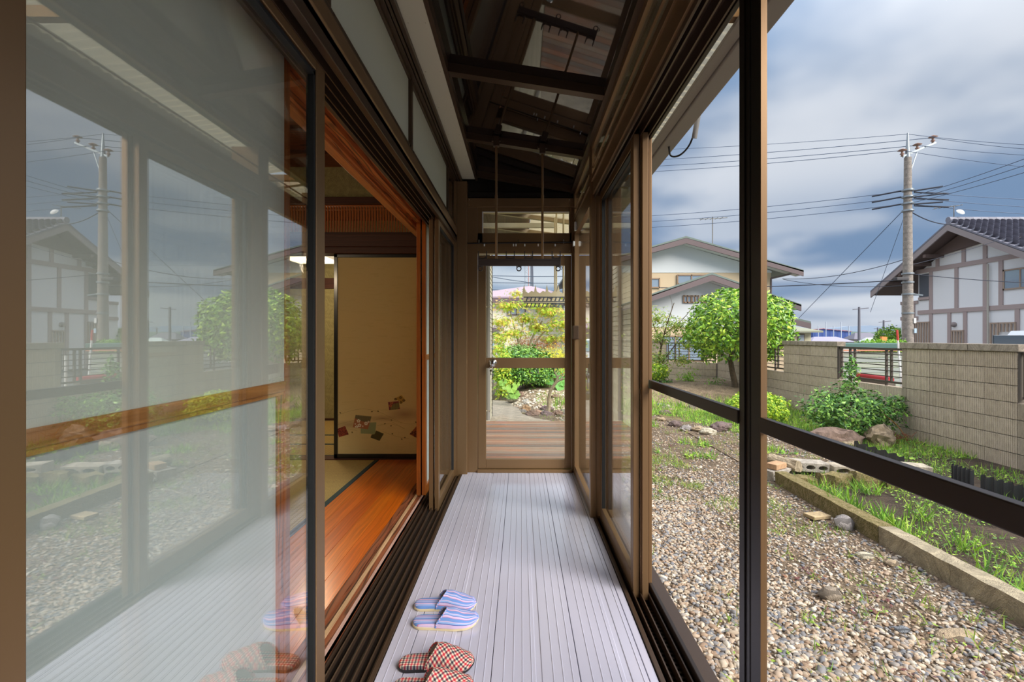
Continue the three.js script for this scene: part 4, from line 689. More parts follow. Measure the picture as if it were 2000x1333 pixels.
{
  const X = 5.88, P = (d, x = X) => V(x, GY, -d);
  const w = thing('block_wall', 'ribbed grey concrete block wall with full-height pillars along the far side of the garden', 'wall', P(8));
  wallRun(w, P(2.2), P(3.9), 7, true); wallRun(w, P(3.9), P(5.58), 4); wallRun(w, P(5.58), P(7.27), 7, true); wallRun(w, P(7.27), P(8.76), 4); wallRun(w, P(8.76), P(10.54), 7, true); wallRun(w, P(10.54), P(12.3), 4); wallRun(w, P(12.3), P(14.1), 7, true);
  const b = thing('block_wall', 'low block wall with a tall left pillar behind the round tree, at the back of the garden', 'wall', P(15, 4));
  const c0 = P(14.12, 5.82), c1 = P(15.05, 4.6), c2 = P(16.1, 3.2), c3 = P(17.6, 1.2);
  wallRun(b, c0, c1, 4); wallRun(b, c1, c2, 7, true); wallRun(b, c2, c3, 4);
  fence('metal fence panel at the near right end of the wall, cut by the frame', P(3.92), P(5.56)); fence('metal fence panel between the two pillars beyond the dark green bush', P(7.29), P(8.74)); fence('metal fence panel right of the round tree trunk, behind the screen stile', P(10.56), P(12.28)); fence('metal fence panel on the back wall left of the round tree trunk', c0.clone().lerp(c1, 0.02), c0.clone().lerp(c1, 0.97));
}
// ------------------------------------------------------------------ garden plants on the right
function tree(name, label, category, base, trunk, parts, group, bark = mt.bark) {               // trunk: lists of [points, r0, r1]; parts: {list, geo, mat, name}
  const t = thing(name, label, category, base, group);
  trunk.forEach(([pts, r0, r1], i) => { const c = new THREE.CatmullRomCurve3(pts), g = []; const n = 8; for (let k = 0; k < n; k++) g.push(rod(c.getPoint(k / n), c.getPoint((k + 1) / n + 0.01), lerp(r0, r1, k / n), lerp(r0, r1, (k + 1) / n), 9)); part(i ? 'branch' : 'trunk', bark, t, g); });
  for (const p of parts) scatter(p.name || 'foliage', p.geo, p.mat || LEAF, p.list, t);
  return t;
}
const broad = leafGeo(1, 0.56, 0.16), round = leafGeo(1, 0.85, 0.1), slim = leafGeo(1, 0.34, 0.12), needle = leafGeo(1, 0.2, 0.1);
const cam = [S(150, 184, 48), S(118, 158, 36), S(92, 134, 32), S(66, 106, 30), S(176, 200, 70), S(104, 148, 40)];
{
  const b = V(5.38, GY, -11.9), c = V(5.45, 1.38, -11.9);
  tree('round_tree', 'clipped round broadleaf tree with a slender trunk before the back wall', 'tree', b, [
    [[b, V(5.34, 0.05, -11.9), V(5.24, 0.5, -11.88), V(5.3, 0.95, -11.9), V(5.4, 1.5, -11.9)], 0.085, 0.04],
    [[V(5.24, 0.5, -11.88), V(5.0, 0.72, -11.8), V(4.75, 1.05, -11.7)], 0.032, 0.016], [[V(5.3, 0.9, -11.9), V(5.7, 1.2, -11.9), V(6.0, 1.6, -11.8)], 0.035, 0.015], [[V(5.35, 1.1, -11.9), V(5.2, 1.6, -12.2), V(5.1, 2.0, -12.4)], 0.03, 0.012]],
    [{ list: crown(7600, c, V(1.3, 1.0, 1.2), cam, 0.115, { lump: 0.09, depth: 0.4, floor: -0.82 }), geo: broad, mat: LEAFGLOSS }]);
  const y = [S(170, 196, 40), S(150, 182, 40), S(120, 160, 40), S(196, 206, 60), S(98, 138, 40)];
  const bb = gnd(1475, 826);
  tree('shrub', 'yellow green dome shaped shrub below the round tree', 'shrub', bb, [[[bb, bb.clone().add(V(0, 0.3, 0))], 0.02, 0.01]], [{ list: crown(3600, bb.clone().add(V(0.05, 0.26, 0)), V(0.52, 0.3, 0.45), y, 0.05, { floor: -0.6 }), geo: round }]);
  const g = [S(84, 130, 48), S(66, 112, 44), S(106, 150, 56), S(52, 92, 38), S(128, 168, 70)], db = gnd(1662, 858);
  const dl = crown(2600, db.clone().add(V(0, 0.36, 0)), V(0.5, 0.42, 0.45), g, 0.062, { lump: 0.3, floor: -0.75 }).concat(crown(700, db.clone().add(V(0.42, 0.42, 0.05)), V(0.34, 0.24, 0.25), g, 0.06, { lump: 0.4 }), crown(700, db.clone().add(V(-0.4, 0.45, 0)), V(0.3, 0.26, 0.25), g, 0.06, { lump: 0.4 }), crown(220, db.clone().add(V(0.0, 0.95, 0)), V(0.13, 0.24, 0.13), g, 0.055), crown(80, db.clone().add(V(0.02, 1.12, 0)), V(0.05, 0.16, 0.05), g, 0.055), crown(160, db.clone().add(V(0.72, 0.56, 0)), V(0.16, 0.1, 0.1), g, 0.055));
  tree('bush', 'dark green glossy bush with one tall shoot before the block wall', 'bush', db, [[[db, db.clone().add(V(0, 0.6, 0)), db.clone().add(V(0.02, 1.2, 0))], 0.015, 0.005], [[db, db.clone().add(V(0.4, 0.4, 0)), db.clone().add(V(0.75, 0.58, 0))], 0.012, 0.004]], [{ list: dl, geo: broad, mat: LEAFGLOSS }]);
  const sp = [S(126, 152, 64), S(150, 168, 70), S(108, 136, 60), S(164, 160, 80)], sb = V(3.95, GY, -13.4), sc = (x, yy, z, n, rx, ry, s = 0.075) => crown(n, V(x, yy, z), V(rx, ry, 0.5), sp, s, { lump: 0.4, depth: 0.9 });
  tree('shrub', 'sparse tall shrub with thin bare twigs at the left end of the back wall', 'shrub', sb, [
    [[sb, V(3.9, 0.5, -13.4), V(4.0, 1.2, -13.3), V(4.25, 2.1, -13.2)], 0.04, 0.01], [[V(3.9, 0.3, -13.4), V(4.3, 0.9, -13.3), V(4.7, 1.4, -13.2)], 0.02, 0.008], [[V(4.0, 1.2, -13.3), V(4.6, 1.75, -13.2), V(4.85, 2.2, -13.1)], 0.014, 0.004], [[V(3.95, 0.9, -13.4), V(3.7, 1.6, -13.4), V(3.6, 2.0, -13.3)], 0.015, 0.005], [[V(4.1, 1.5, -13.3), V(4.2, 2.0, -13.2), V(4.1, 2.3, -13.1)], 0.01, 0.003]],
    [{ list: [...sc(3.85, 1.65, -13.4, 420, 0.4, 0.32), ...sc(4.4, 1.45, -13.3, 460, 0.45, 0.26), ...sc(3.9, 1.15, -13.4, 420, 0.5, 0.26), ...sc(4.6, 0.9, -13.2, 260, 0.3, 0.2), ...sc(3.9, 0.55, -13.3, 460, 0.42, 0.3), ...sc(4.45, 0.5, -13.1, 260, 0.3, 0.22), ...sc(3.6, 1.9, -13.4, 120, 0.2, 0.2)], geo: broad }]);
  const lb = V(3.75, GY, -12.9);
  tree('shrub', 'small bright yellow green shrub low at the left end of the garden', 'shrub', lb, [[[lb, lb.clone().add(V(0, 0.5, 0))], 0.02, 0.01]], [{ list: crown(900, lb.clone().add(V(-0.1, 0.62, 0)), V(0.36, 0.24, 0.3), y, 0.07), geo: round }, { list: crown(700, lb.clone().add(V(0, 0.22, 0)), V(0.4, 0.3, 0.3), g, 0.07), geo: broad }]);
  const tw = gnd(1345, 768);
  tree('weed_clump', 'tall bright weed standing in the grass before the back wall', 'weed', tw, [[[tw, tw.clone().add(V(0, 0.35, 0))], 0.008, 0.004]], [{ list: crown(420, tw.clone().add(V(0, 0.32, 0)), V(0.3, 0.38, 0.2), [S(150, 190, 60), S(128, 172, 50)], 0.09, { lump: 0.4, depth: 0.9 }), geo: slim }]);
  const tw2 = gnd(1392, 776);
  tree('weed_clump', 'dark leafy weed near the round tree trunk', 'weed', tw2, [[[tw2, tw2.clone().add(V(0, 0.3, 0))], 0.008, 0.004]], [{ list: crown(300, tw2.clone().add(V(0, 0.24, 0)), V(0.3, 0.28, 0.2), [S(112, 150, 60), S(92, 132, 50)], 0.09, { lump: 0.4, depth: 0.9 }), geo: slim }]);
  const v = gnd(1530, 792);
  tree('vine', 'thin climbing weed growing up the block wall right of the yellow green shrub', 'vine', v, [[[v, v.clone().add(V(0.1, 0.4, 0)), v.clone().add(V(0.05, 0.8, 0))], 0.006, 0.003]], [{ list: crown(90, v.clone().add(V(0.06, 0.4, 0)), V(0.12, 0.45, 0.08), g, 0.05, { depth: 0.9 }), geo: broad }]);
  const tr = gnd(1752, 868);
  single('dead_twigs', 'heap of rusty dead twigs right of the dark green bush', 'twigs', M(S(140, 82, 58), 0.95), tr, (() => { const g2 = []; for (let i = 0; i < 140; i++) { const p = tr.clone().add(V(rr(-0.3, 0.22), rr(0, 0.2) * (1 - Math.abs(rr(-0.5, 0.5))), rr(-0.15, 0.15))), d = onSphere().multiplyScalar(rr(0.05, 0.13)); d.y *= 0.4; g2.push(rod(p, p.clone().add(d), 0.004, 0.003, 4)); } return g2; })());
  const s0 = at(1727, 810, 6.9), s1 = gnd(1776, 868);
  single('dry_stalk', 'long dry orange stalk leaning from the bush to the ground', 'stalk', M(S(186, 128, 70), 0.9), s1, tube([s1, s1.clone().lerp(s0, 0.5).add(V(0.02, 0.04, 0)), s0], 0.006, 6, 12));
}
// ------------------------------------------------------------------ utility pole and its wires
{
  const D = 18.6, x = 15.12, y = (py) => CH + (658 - py) / F * D, base = V(x, GY, -D);
  const p = thing('utility_pole', 'tall concrete utility pole with crossarm and insulators beyond the block wall', 'utility pole', base), conc = M(S(166, 156, 146), 0.9, { map: T.speck }), steel = M(S(160, 168, 172), 0.4, { metalness: 0.6 }), ins = M(S(150, 116, 100), 0.35);
  part('shaft', conc, p, rod(base, V(x, y(308), -D), 0.2, 0.12, 20));
  part('cap', steel, p, rod(V(x, y(310), -D), V(x, y(260), -D), 0.1, 0.025, 12));
  const a0 = V(x - 0.2, y(306), -D), a1 = V(x + 1.0, y(281), -D + 0.1);
  part('crossarm', steel, p, bar(a0, a1, 0.07, 0.07)); part('brace', steel, p, bar(V(x + 0.1, y(336), -D), V(x + 0.36, y(297), -D), 0.035));
  for (const q of [V(x - 0.22, y(306), -D), V(x + 0.37, y(295), -D), V(x + 0.98, y(280), -D)]) part('insulator', ins, p, new THREE.LatheGeometry([[0.0001, 0], [0.05, 0.01], [0.035, 0.06], [0.08, 0.1], [0.04, 0.14], [0.04, 0.2], [0.16, 0.24], [0.05, 0.3], [0.0001, 0.31]].map(([a, b]) => new THREE.Vector2(a, b)), 10).translate(q.x, q.y, q.z));
  for (const py of [372, 385, 398, 412, 535, 552, 575, 612]) part('band', steel, p, rod(V(x, y(py) - 0.03, -D), V(x, y(py) + 0.03, -D), 0.2, 0.2, 14));
  part('clamp_box', M(S(66, 64, 66), 0.6), p, [B(x - 0.62, x - 0.15, y(549), y(543), D - 0.25, D - 0.05, 0.02)]);
  part('step', steel, p, bar(V(x + 0.15, y(575), -D + 0.1), V(x + 0.42, y(578), -D + 0.2), 0.05));
  part('sign_plate', mt.white, p, [B(x + 0.08, x + 0.17, y(632), y(622), D - 0.2, D - 0.17, 0.004)]); part('sign_plate', M(S(176, 200, 216), 0.6), p, [B(x + 0.08, x + 0.17, y(651), y(642), D - 0.22, D - 0.19, 0.004)]);
  const wm = M(S(92, 108, 132), 0.8), dm = M(S(58, 62, 74), 0.8);
  const wire = (label, a, b, sag = 0.25, r = 0.013, m = wm) => { const pts = []; for (let i = 0; i <= 12; i++) { const t = i / 12, q = a.clone().lerp(b, t); q.y -= sag * 4 * t * (1 - t); pts.push(q); } single('power_line', label, 'power line', m, a.clone().setY(Math.min(a.y, b.y)), tube(pts, r, 5, 24), 'lines strung from the utility pole'); };
  const L = (py, pl, d = 27, px0 = x, sag = 0.2) => [V(px0, y(py), -D), at(1120, pl, d), sag];
  wire('uppermost thin line leaving the tip of the utility pole to the left', V(x, y(262), -D), at(1120, 296, 27), 0.15, 0.01);
  wire('first of three thin lines running left from the crossarm insulators', V(x + 0.98, y(269), -D), at(1120, 319, 27), 0.15, 0.013);
  wire('second of three thin lines running left from the crossarm insulators', V(x + 0.37, y(284), -D), at(1120, 331, 27), 0.15, 0.013);
  wire('third of three thin lines running left from the crossarm insulators', V(x - 0.22, y(294), -D), at(1120, 342, 27), 0.15, 0.013);
  for (const [i, [a, b]] of [[373, 428], [385, 439], [398, 450]].entries()) { wire(`${['top', 'middle', 'bottom'][i]} line of the insulated bundle running left from the utility pole`, ...L(a, b)); }
  for (const [i, [a, b]] of [[372, 372], [384, 384], [398, 398]].entries()) part('line_sleeve', dm, p, [rod(V(x - 0.25, y(a + 1), -D), V(x - 1.0, y(b + 4), -D - 0.55), 0.03), rod(V(x + 0.25, y(a + 1), -D), V(x + 1.1, y(b - 3 + i * 2), -D + 0.3), 0.03), rod(V(x + 0.25, y(a + 4), -D), V(x + 1.5, y(b + 8), -D + 0.1), 0.03)]);
  for (const [i, [py, end]] of [[386, 296], [392, 310], [398, 325]].entries()) wire(`${['top', 'middle', 'bottom'][i]} of three lines climbing to the upper right from the utility pole`, V(x, y(py), -D), at(2040, end, 13), 0.05, 0.012);
  for (const [i, [py, end]] of [[373, 391], [385, 406], [398, 420]].entries()) wire(`${['top', 'middle', 'bottom'][i]} of three lines dropping to the lower right from the utility pole`, V(x, y(py), -D), at(2040, end, 19), 0.05, 0.013);
  for (const [i, [py, px, end]] of [[262, 0, 285], [269, 0.98, 294], [284, 0.37, 305], [294, -0.2, 330]].entries()) wire(`${['top', 'second', 'third', 'lowest'][i]} thin line running right from the head of the utility pole`, V(x + px, y(py), -D), at(2040, end, 17), 0.05, 0.01);
  wire('house service line dropping from the utility pole to the tiled roof', V(x, y(410), -D), at(1871, 438, 20.6), 0.2, 0.02, dm);
  wire('guy wire slanting down to the left from the utility pole', V(x, y(402), -D), at(1560, 622, 30), 0, 0.015);
  wire('second steeper guy wire of the utility pole', V(x, y(404), -D), at(1700, 610, 24), 0, 0.01);
  wire('telephone cable rising to the utility pole from the beige house eave', at(1528, 545, 24), V(x, y(505), -D), 0.25, 0.014, dm);
  wire('heavy telephone cable level with the tiled roof eave', at(1100, 556, 27), V(x - 0.1, y(547), -D), 0.25, 0.02, dm);
  wire('lower sagging telephone cable left of the utility pole', at(1530, 546, 24), V(x - 0.1, y(558), -D), 0.18, 0.012, dm);
  wire('telephone cable crossing the white half-timbered wall', V(x + 0.1, y(535), -D), at(2040, 554, 17), 0.05, 0.014, dm);
  wire('telephone cable rising past the gable of the half-timbered house', V(x + 0.1, y(518), -D), at(1960, 466, 18.4), 0.05, 0.011, dm);
}
// ------------------------------------------------------------------ white half-timbered house beyond the wall
{
  const X = 20.3, YY = (py, D) => CH + (658 - py) / F * D, dOf = (px, x = X) => x * F / (px - VX), base = V(X, GY, -20);
  const h = thing('house', 'white house with brown timber framing and a grey tiled gable roof behind the utility pole', 'house', base), tim = M(S(176, 160, 158), 0.8), timD = M(S(96, 78, 72), 0.8), fas = M(S(150, 140, 140), 0.8), roofM = [0, 1, 2].map((i) => M(S(128 - 8 * i, 128 - 8 * i, 140 - 8 * i), 0.55));
  const dL = 25.4, dR = 15.2, ry = 6.35, rd = 21.6;                              // gable wall from depth dL to dR, ridge at depth rd
  const under = (d) => ry - 0.45 - Math.abs(d - rd) * 0.56;
  part('wall', mt.wall, h, [slab([[-0, 0]].length ? [[dL - 1.1, GY], [dL - 1.1, under(dL - 1.1)], [rd, under(rd)], [dR, under(dR)], [dR, GY]] : [], X, X + 8, 'x'), B(X, X + 8, GY, 2.9, dL - 1.1, dL, 0)]);
  const hb = (py0, py1, w = 0.17) => bar(V(X - 0.03, YY(py0, dOf(1785)), -dOf(1785)), V(X - 0.03, YY(py1, dOf(2000)) + 0.0, -dOf(2000)), 0.1, w);
  const beam = (y, d0, d1, w = 0.17) => part('timber_beam', tim, h, B(X - 0.06, X + 0.02, y - w / 2, y + w / 2, d0, d1, 0.01));
  beam(4.46, dR, dL, 0.2); beam(2.38, dR, 24.3, 0.2); beam(2.1, 24.3, dL, 0.18); beam(2.92, 24.3, dL, 0.16);
  const post = (px, y0, y1) => part('timber_post', tim, h, B(X - 0.05, X + 0.02, y0, y1, dOf(px) - 0.09, dOf(px) + 0.09, 0.01));
  post(1819, GY, 4.46); post(1869, 2.38, 4.46); post(1925, GY, 5.6); post(1956, 2.38, 4.46); post(1785, GY, 2.9); post(1855, GY, 2.38); post(1886, GY, 2.38); post(1988, GY, 2.38); post(1832, 4.46, 4.95); post(1883, 4.46, 5.7); post(1990, 4.46, 5.2);
  part('gable_panel', timD, h, slab([[rd + 1.9, 5.0], [rd, under(rd)], [rd - 1.1, 5.3]], X - 0.25, X - 0.02, 'x'));
  for (const [d, y] of [[22.9, 5.05], [23.6, 4.75], [24.4, 4.35], [25.2, 4.0]]) part('purlin_end', timD, h, B(X - 0.9, X + 0.1, y - 0.1, y + 0.05, d - 0.08, d + 0.08, 0.01));
  const xo = X - 0.95, ed = [rd + 4.75, rd - 5.2], sl = 0.56;                    // roof: two slabs, fascia, tiles
  for (const [e, s] of [[ed[0], 1], [ed[1], -1]]) {
    const yE = ry - 0.1 - Math.abs(e - rd) * sl;
    part('roof_slope', roofM[1], h, quadPrism(V(xo, ry - 0.1, -rd), V(xo + 10, ry - 0.1, -rd), V(xo + 10, yE, -e), V(xo, yE, -e), V(0, 0.1, 0)));
    part('eave_lining', timD, h, quadPrism(V(xo + 0.03, ry - 0.28, -rd), V(xo + 10, ry - 0.28, -rd), V(xo + 10, yE - 0.16, -e), V(xo + 0.03, yE - 0.16, -e), V(0, 0.06, 0)));
    part('barge_board', fas, h, quadPrism(V(xo, ry - 0.38, -rd), V(xo + 0.06, ry - 0.38, -rd), V(xo + 0.06, yE - 0.28, -e), V(xo, yE - 0.28, -e), V(0, 0.3, 0)));
    const tile = new THREE.CylinderGeometry(0.12, 0.13, 0.3, 7, 1, true, -Math.PI / 2, Math.PI); boxUV(tile);
    if (s < 0) for (let c = 0; c < 12; c++) for (let r = 0; r < 18; r++) { const d = rd - 0.15 - r * 0.26; const m = new THREE.Mesh(tile, roofM[(c + r * 2) % 3]); m.name = 'roof_tile'; m.material.side = THREE.DoubleSide; m.position.set(xo + 0.12 + c * 0.27 - base.x, ry - 0.02 - (rd - d) * sl + 0.02 - base.y, -d - base.z); m.rotation.x = Math.PI / 2 - Math.atan(sl) + Math.PI + 0.05; m.castShadow = true; h.add(m); }
  }
  for (let i = 0; i < 16; i++) part('ridge_tile', roofM[i % 3], h, new THREE.CylinderGeometry(0.14, 0.14, 0.34, 8, 1).rotateZ(Math.PI / 2).translate(xo + 0.2 + i * 0.35, ry + 0.1, -rd));
  const glass = M(S(150, 170, 190), 0.1, { clearcoat: 1, clearcoatRoughness: 0.02 }), frame = M(S(170, 150, 134), 0.6);
  const win = (px0, px1, y0, y1, mid) => { const a = dOf(px0), b = dOf(px1), f = part('window', frame, h, [B(X - 0.06, X, y0, y0 + 0.06, a, b), B(X - 0.06, X, y1 - 0.06, y1, a, b), B(X - 0.06, X, y0, y1, a - 0.06, a), B(X - 0.06, X, y0, y1, b, b + 0.06), ...(mid ? [B(X - 0.05, X, y0, y1, (a + b) / 2 - 0.03, (a + b) / 2 + 0.03)] : [])]); part('window_pane', glass, f, B(X - 0.03, X - 0.01, y0, y1, a, b, 0)); };
  win(1961, 2030, 3.1, 3.95, true);
  const bal = part('balcony_opening', M(S(90, 96, 106), 0.9), h, B(X - 0.02, X + 0.01, 2.98, 4.3, dOf(1817), dOf(1796), 0)); part('balcony_rail', tim, bal, B(X - 0.08, X - 0.03, 3.0, 3.14, dOf(1817), dOf(1796)));
  for (const [p0, p1, y0, y1] of [[1787, 1817, GY, 1.9], [1862, 1884, GY, 1.45], [1938, 1952, GY, 1.75], [1956, 1986, 1.35, 1.75]]) { const f = part('lattice', frame, h, [B(X - 0.1, X - 0.04, y1 - 0.06, y1, dOf(p0), dOf(p1))]); const n = Math.round(Math.abs(dOf(p0) - dOf(p1)) / 0.16); for (let i = 0; i <= n; i++) { const d = lerp(dOf(p0), dOf(p1), i / n); part('lattice_bar', frame, f, B(X - 0.09, X - 0.05, y0, y1, d - 0.03, d + 0.03, 0)); } }
  part('vent', fas, h, new THREE.SphereGeometry(0.12, 10, 8).translate(X - 0.05, 1.72, -dOf(1865)));
  part('rain_pipe', M(S(190, 186, 176), 0.6), h, rod(V(X - 0.1, GY, -dOf(1934)), V(X - 0.1, 4.3, -dOf(1934)), 0.04));
  const a = thing('antenna', 'thin television antenna on the ridge of the tiled roof', 'antenna', V(xo + 0.3, ry + 0.1, -rd));
  part('mast', mt.pipe, a, rod(V(xo + 0.3, ry, -rd), V(xo + 0.3, ry + 0.75, -rd), 0.02)); part('boom', mt.pipe, a, [rod(V(xo - 0.6, ry + 0.62, -rd), V(xo + 0.7, ry + 0.78, -rd), 0.012), ...[0, 1, 2, 3, 4].map((i) => rod(V(xo - 0.5 + i * 0.25, ry + 0.62 + i * 0.03, -rd - 0.2), V(xo - 0.5 + i * 0.25, ry + 0.62 + i * 0.03, -rd + 0.2), 0.008))]);
  part('dish', mt.white, a, new THREE.SphereGeometry(0.22, 12, 8, 0, 6.3, 0, 0.9).rotateX(0.9).translate(xo + 0.5, ry + 0.35, -rd));
}
// ------------------------------------------------------------------ beige house with two gables behind the back wall
{
  const h = thing('house', 'two storey beige and white house with two low gables behind the back wall', 'house', V(8.5, GY, -26)), wht = M(S(212, 216, 216), 0.9), bei = M(S(206, 184, 152), 0.9), fas = M(S(112, 98, 98), 0.8), rf = M(S(112, 126, 118), 0.6), sof = M(S(206, 206, 202), 0.9), frm = M(S(150, 124, 100), 0.6), gl = M(S(136, 152, 168), 0.1, { clearcoat: 1, clearcoatRoughness: 0.02 });
  const gable = (D, back, xr, yr, half, yE, wallHalfL, wallHalfR, yWhite, yB) => {
    const sl = (yr - yE) / half, wy = (x) => yr - 0.3 - Math.abs(x - xr) * sl;
    part('gable_wall', wht, h, slab([[xr - wallHalfL, yWhite], [xr + wallHalfR, yWhite], [xr + wallHalfR, Math.max(yWhite + 0.01, wy(xr + wallHalfR))], [xr, wy(xr)], [xr - wallHalfL, Math.max(yWhite + 0.01, wy(xr - wallHalfL))]], D, D + 0.3, 'z'));
    part('wall', bei, h, B(xr - wallHalfL + 0.03, xr + wallHalfR - 0.03, yB, yWhite, D + 0.02, back, 0));
    for (const s of [-1, 1]) {
      const e = xr + s * half, A = (x, y, d) => V(x, y, -d);
      part('roof_slope', rf, h, quadPrism(A(xr, yr - 0.1, D - 0.7), A(xr, yr - 0.1, back), A(e, yE - 0.1, back), A(e, yE - 0.1, D - 0.7), V(0, 0.1, 0)));
      part('barge_board', fas, h, quadPrism(A(xr, yr - 0.36, D - 0.7), A(xr, yr - 0.36, D - 0.62), A(e, yE - 0.3, D - 0.62), A(e, yE - 0.3, D - 0.7), V(0, 0.27, 0)));
      part('soffit', sof, h, quadPrism(A(xr, yr - 0.3, D - 0.62), A(xr, yr - 0.3, D), A(e, yE - 0.24, D), A(e, yE - 0.24, D - 0.62), V(0, 0.03, 0)));
    }
  };
  gable(24, 33, 8.1, 6.08, 5.75, 4.42, 4.7, 4.55, 4.38, GY);
  gable(22, 24.1, 8.56, 4.02, 4.0, 2.6, 3.4, 3.25, 1.6, GY);
  part('porch_roof', rf, h, quadPrism(V(10.2, 2.35, -21), V(10.2, 2.35, -24), V(12.8, 1.72, -24), V(12.8, 1.72, -21), V(0, 0.1, 0))); part('porch_fascia', fas, h, quadPrism(V(10.2, 2.12, -20.98), V(10.2, 2.12, -21.06), V(12.8, 1.5, -21.06), V(12.8, 1.5, -20.98), V(0, 0.24, 0)));
  part('porch_wall', bei, h, B(10.3, 12.0, GY, 1.7, 21.7, 24, 0));
  const win = (x0, x1, y0, y1, D, n) => { const f = part('window', frm, h, [B(x0, x1, y0, y0 + 0.06, D - 0.06, D), B(x0, x1, y1 - 0.06, y1, D - 0.06, D), ...Array.from({ length: n + 1 }, (_, i) => { const x = lerp(x0, x1, i / n); return B(x - 0.03, x + 0.03, y0, y1, D - 0.06, D); })]); part('window_pane', gl, f, B(x0, x1, y0, y1, D - 0.03, D + 0.02, 0)); };
  win(7.9, 9.3, 3.78, 4.28, 24, 2); win(6.55, 6.98, 3.6, 4.1, 24, 1); win(7.52, 7.86, 2.7, 3.06, 22, 2); win(7.9, 8.2, 2.7, 3.06, 22, 2); win(8.36, 8.75, 2.7, 3.06, 22, 2);
  win(6.5, 8.4, 0.0, 1.2, 22, 3);
  const a = thing('antenna', 'thin television antenna on the beige house roof', 'antenna', V(9.75, 5.6, -24.2));
  part('mast', mt.pipe, a, rod(V(9.75, 5.55, -24.2), V(9.75, 7.25, -24.2), 0.025)); part('boom', mt.pipe, a, [rod(V(9.1, 7.12, -24.2), V(10.5, 7.2, -24.2), 0.016), ...[0, 1, 2, 3, 4].map((i) => rod(V(9.2 + i * 0.25, 7.12 + i * 0.015, -24.0), V(9.2 + i * 0.25, 7.12 + i * 0.015, -24.4), 0.012))]);
  part('rain_pipe', fas, h, [rod(V(12.62, 1.7, -24), V(12.62, 4.1, -24), 0.04), rod(V(12.62, 4.1, -24), V(13.5, 4.3, -23.7), 0.035)]);
}
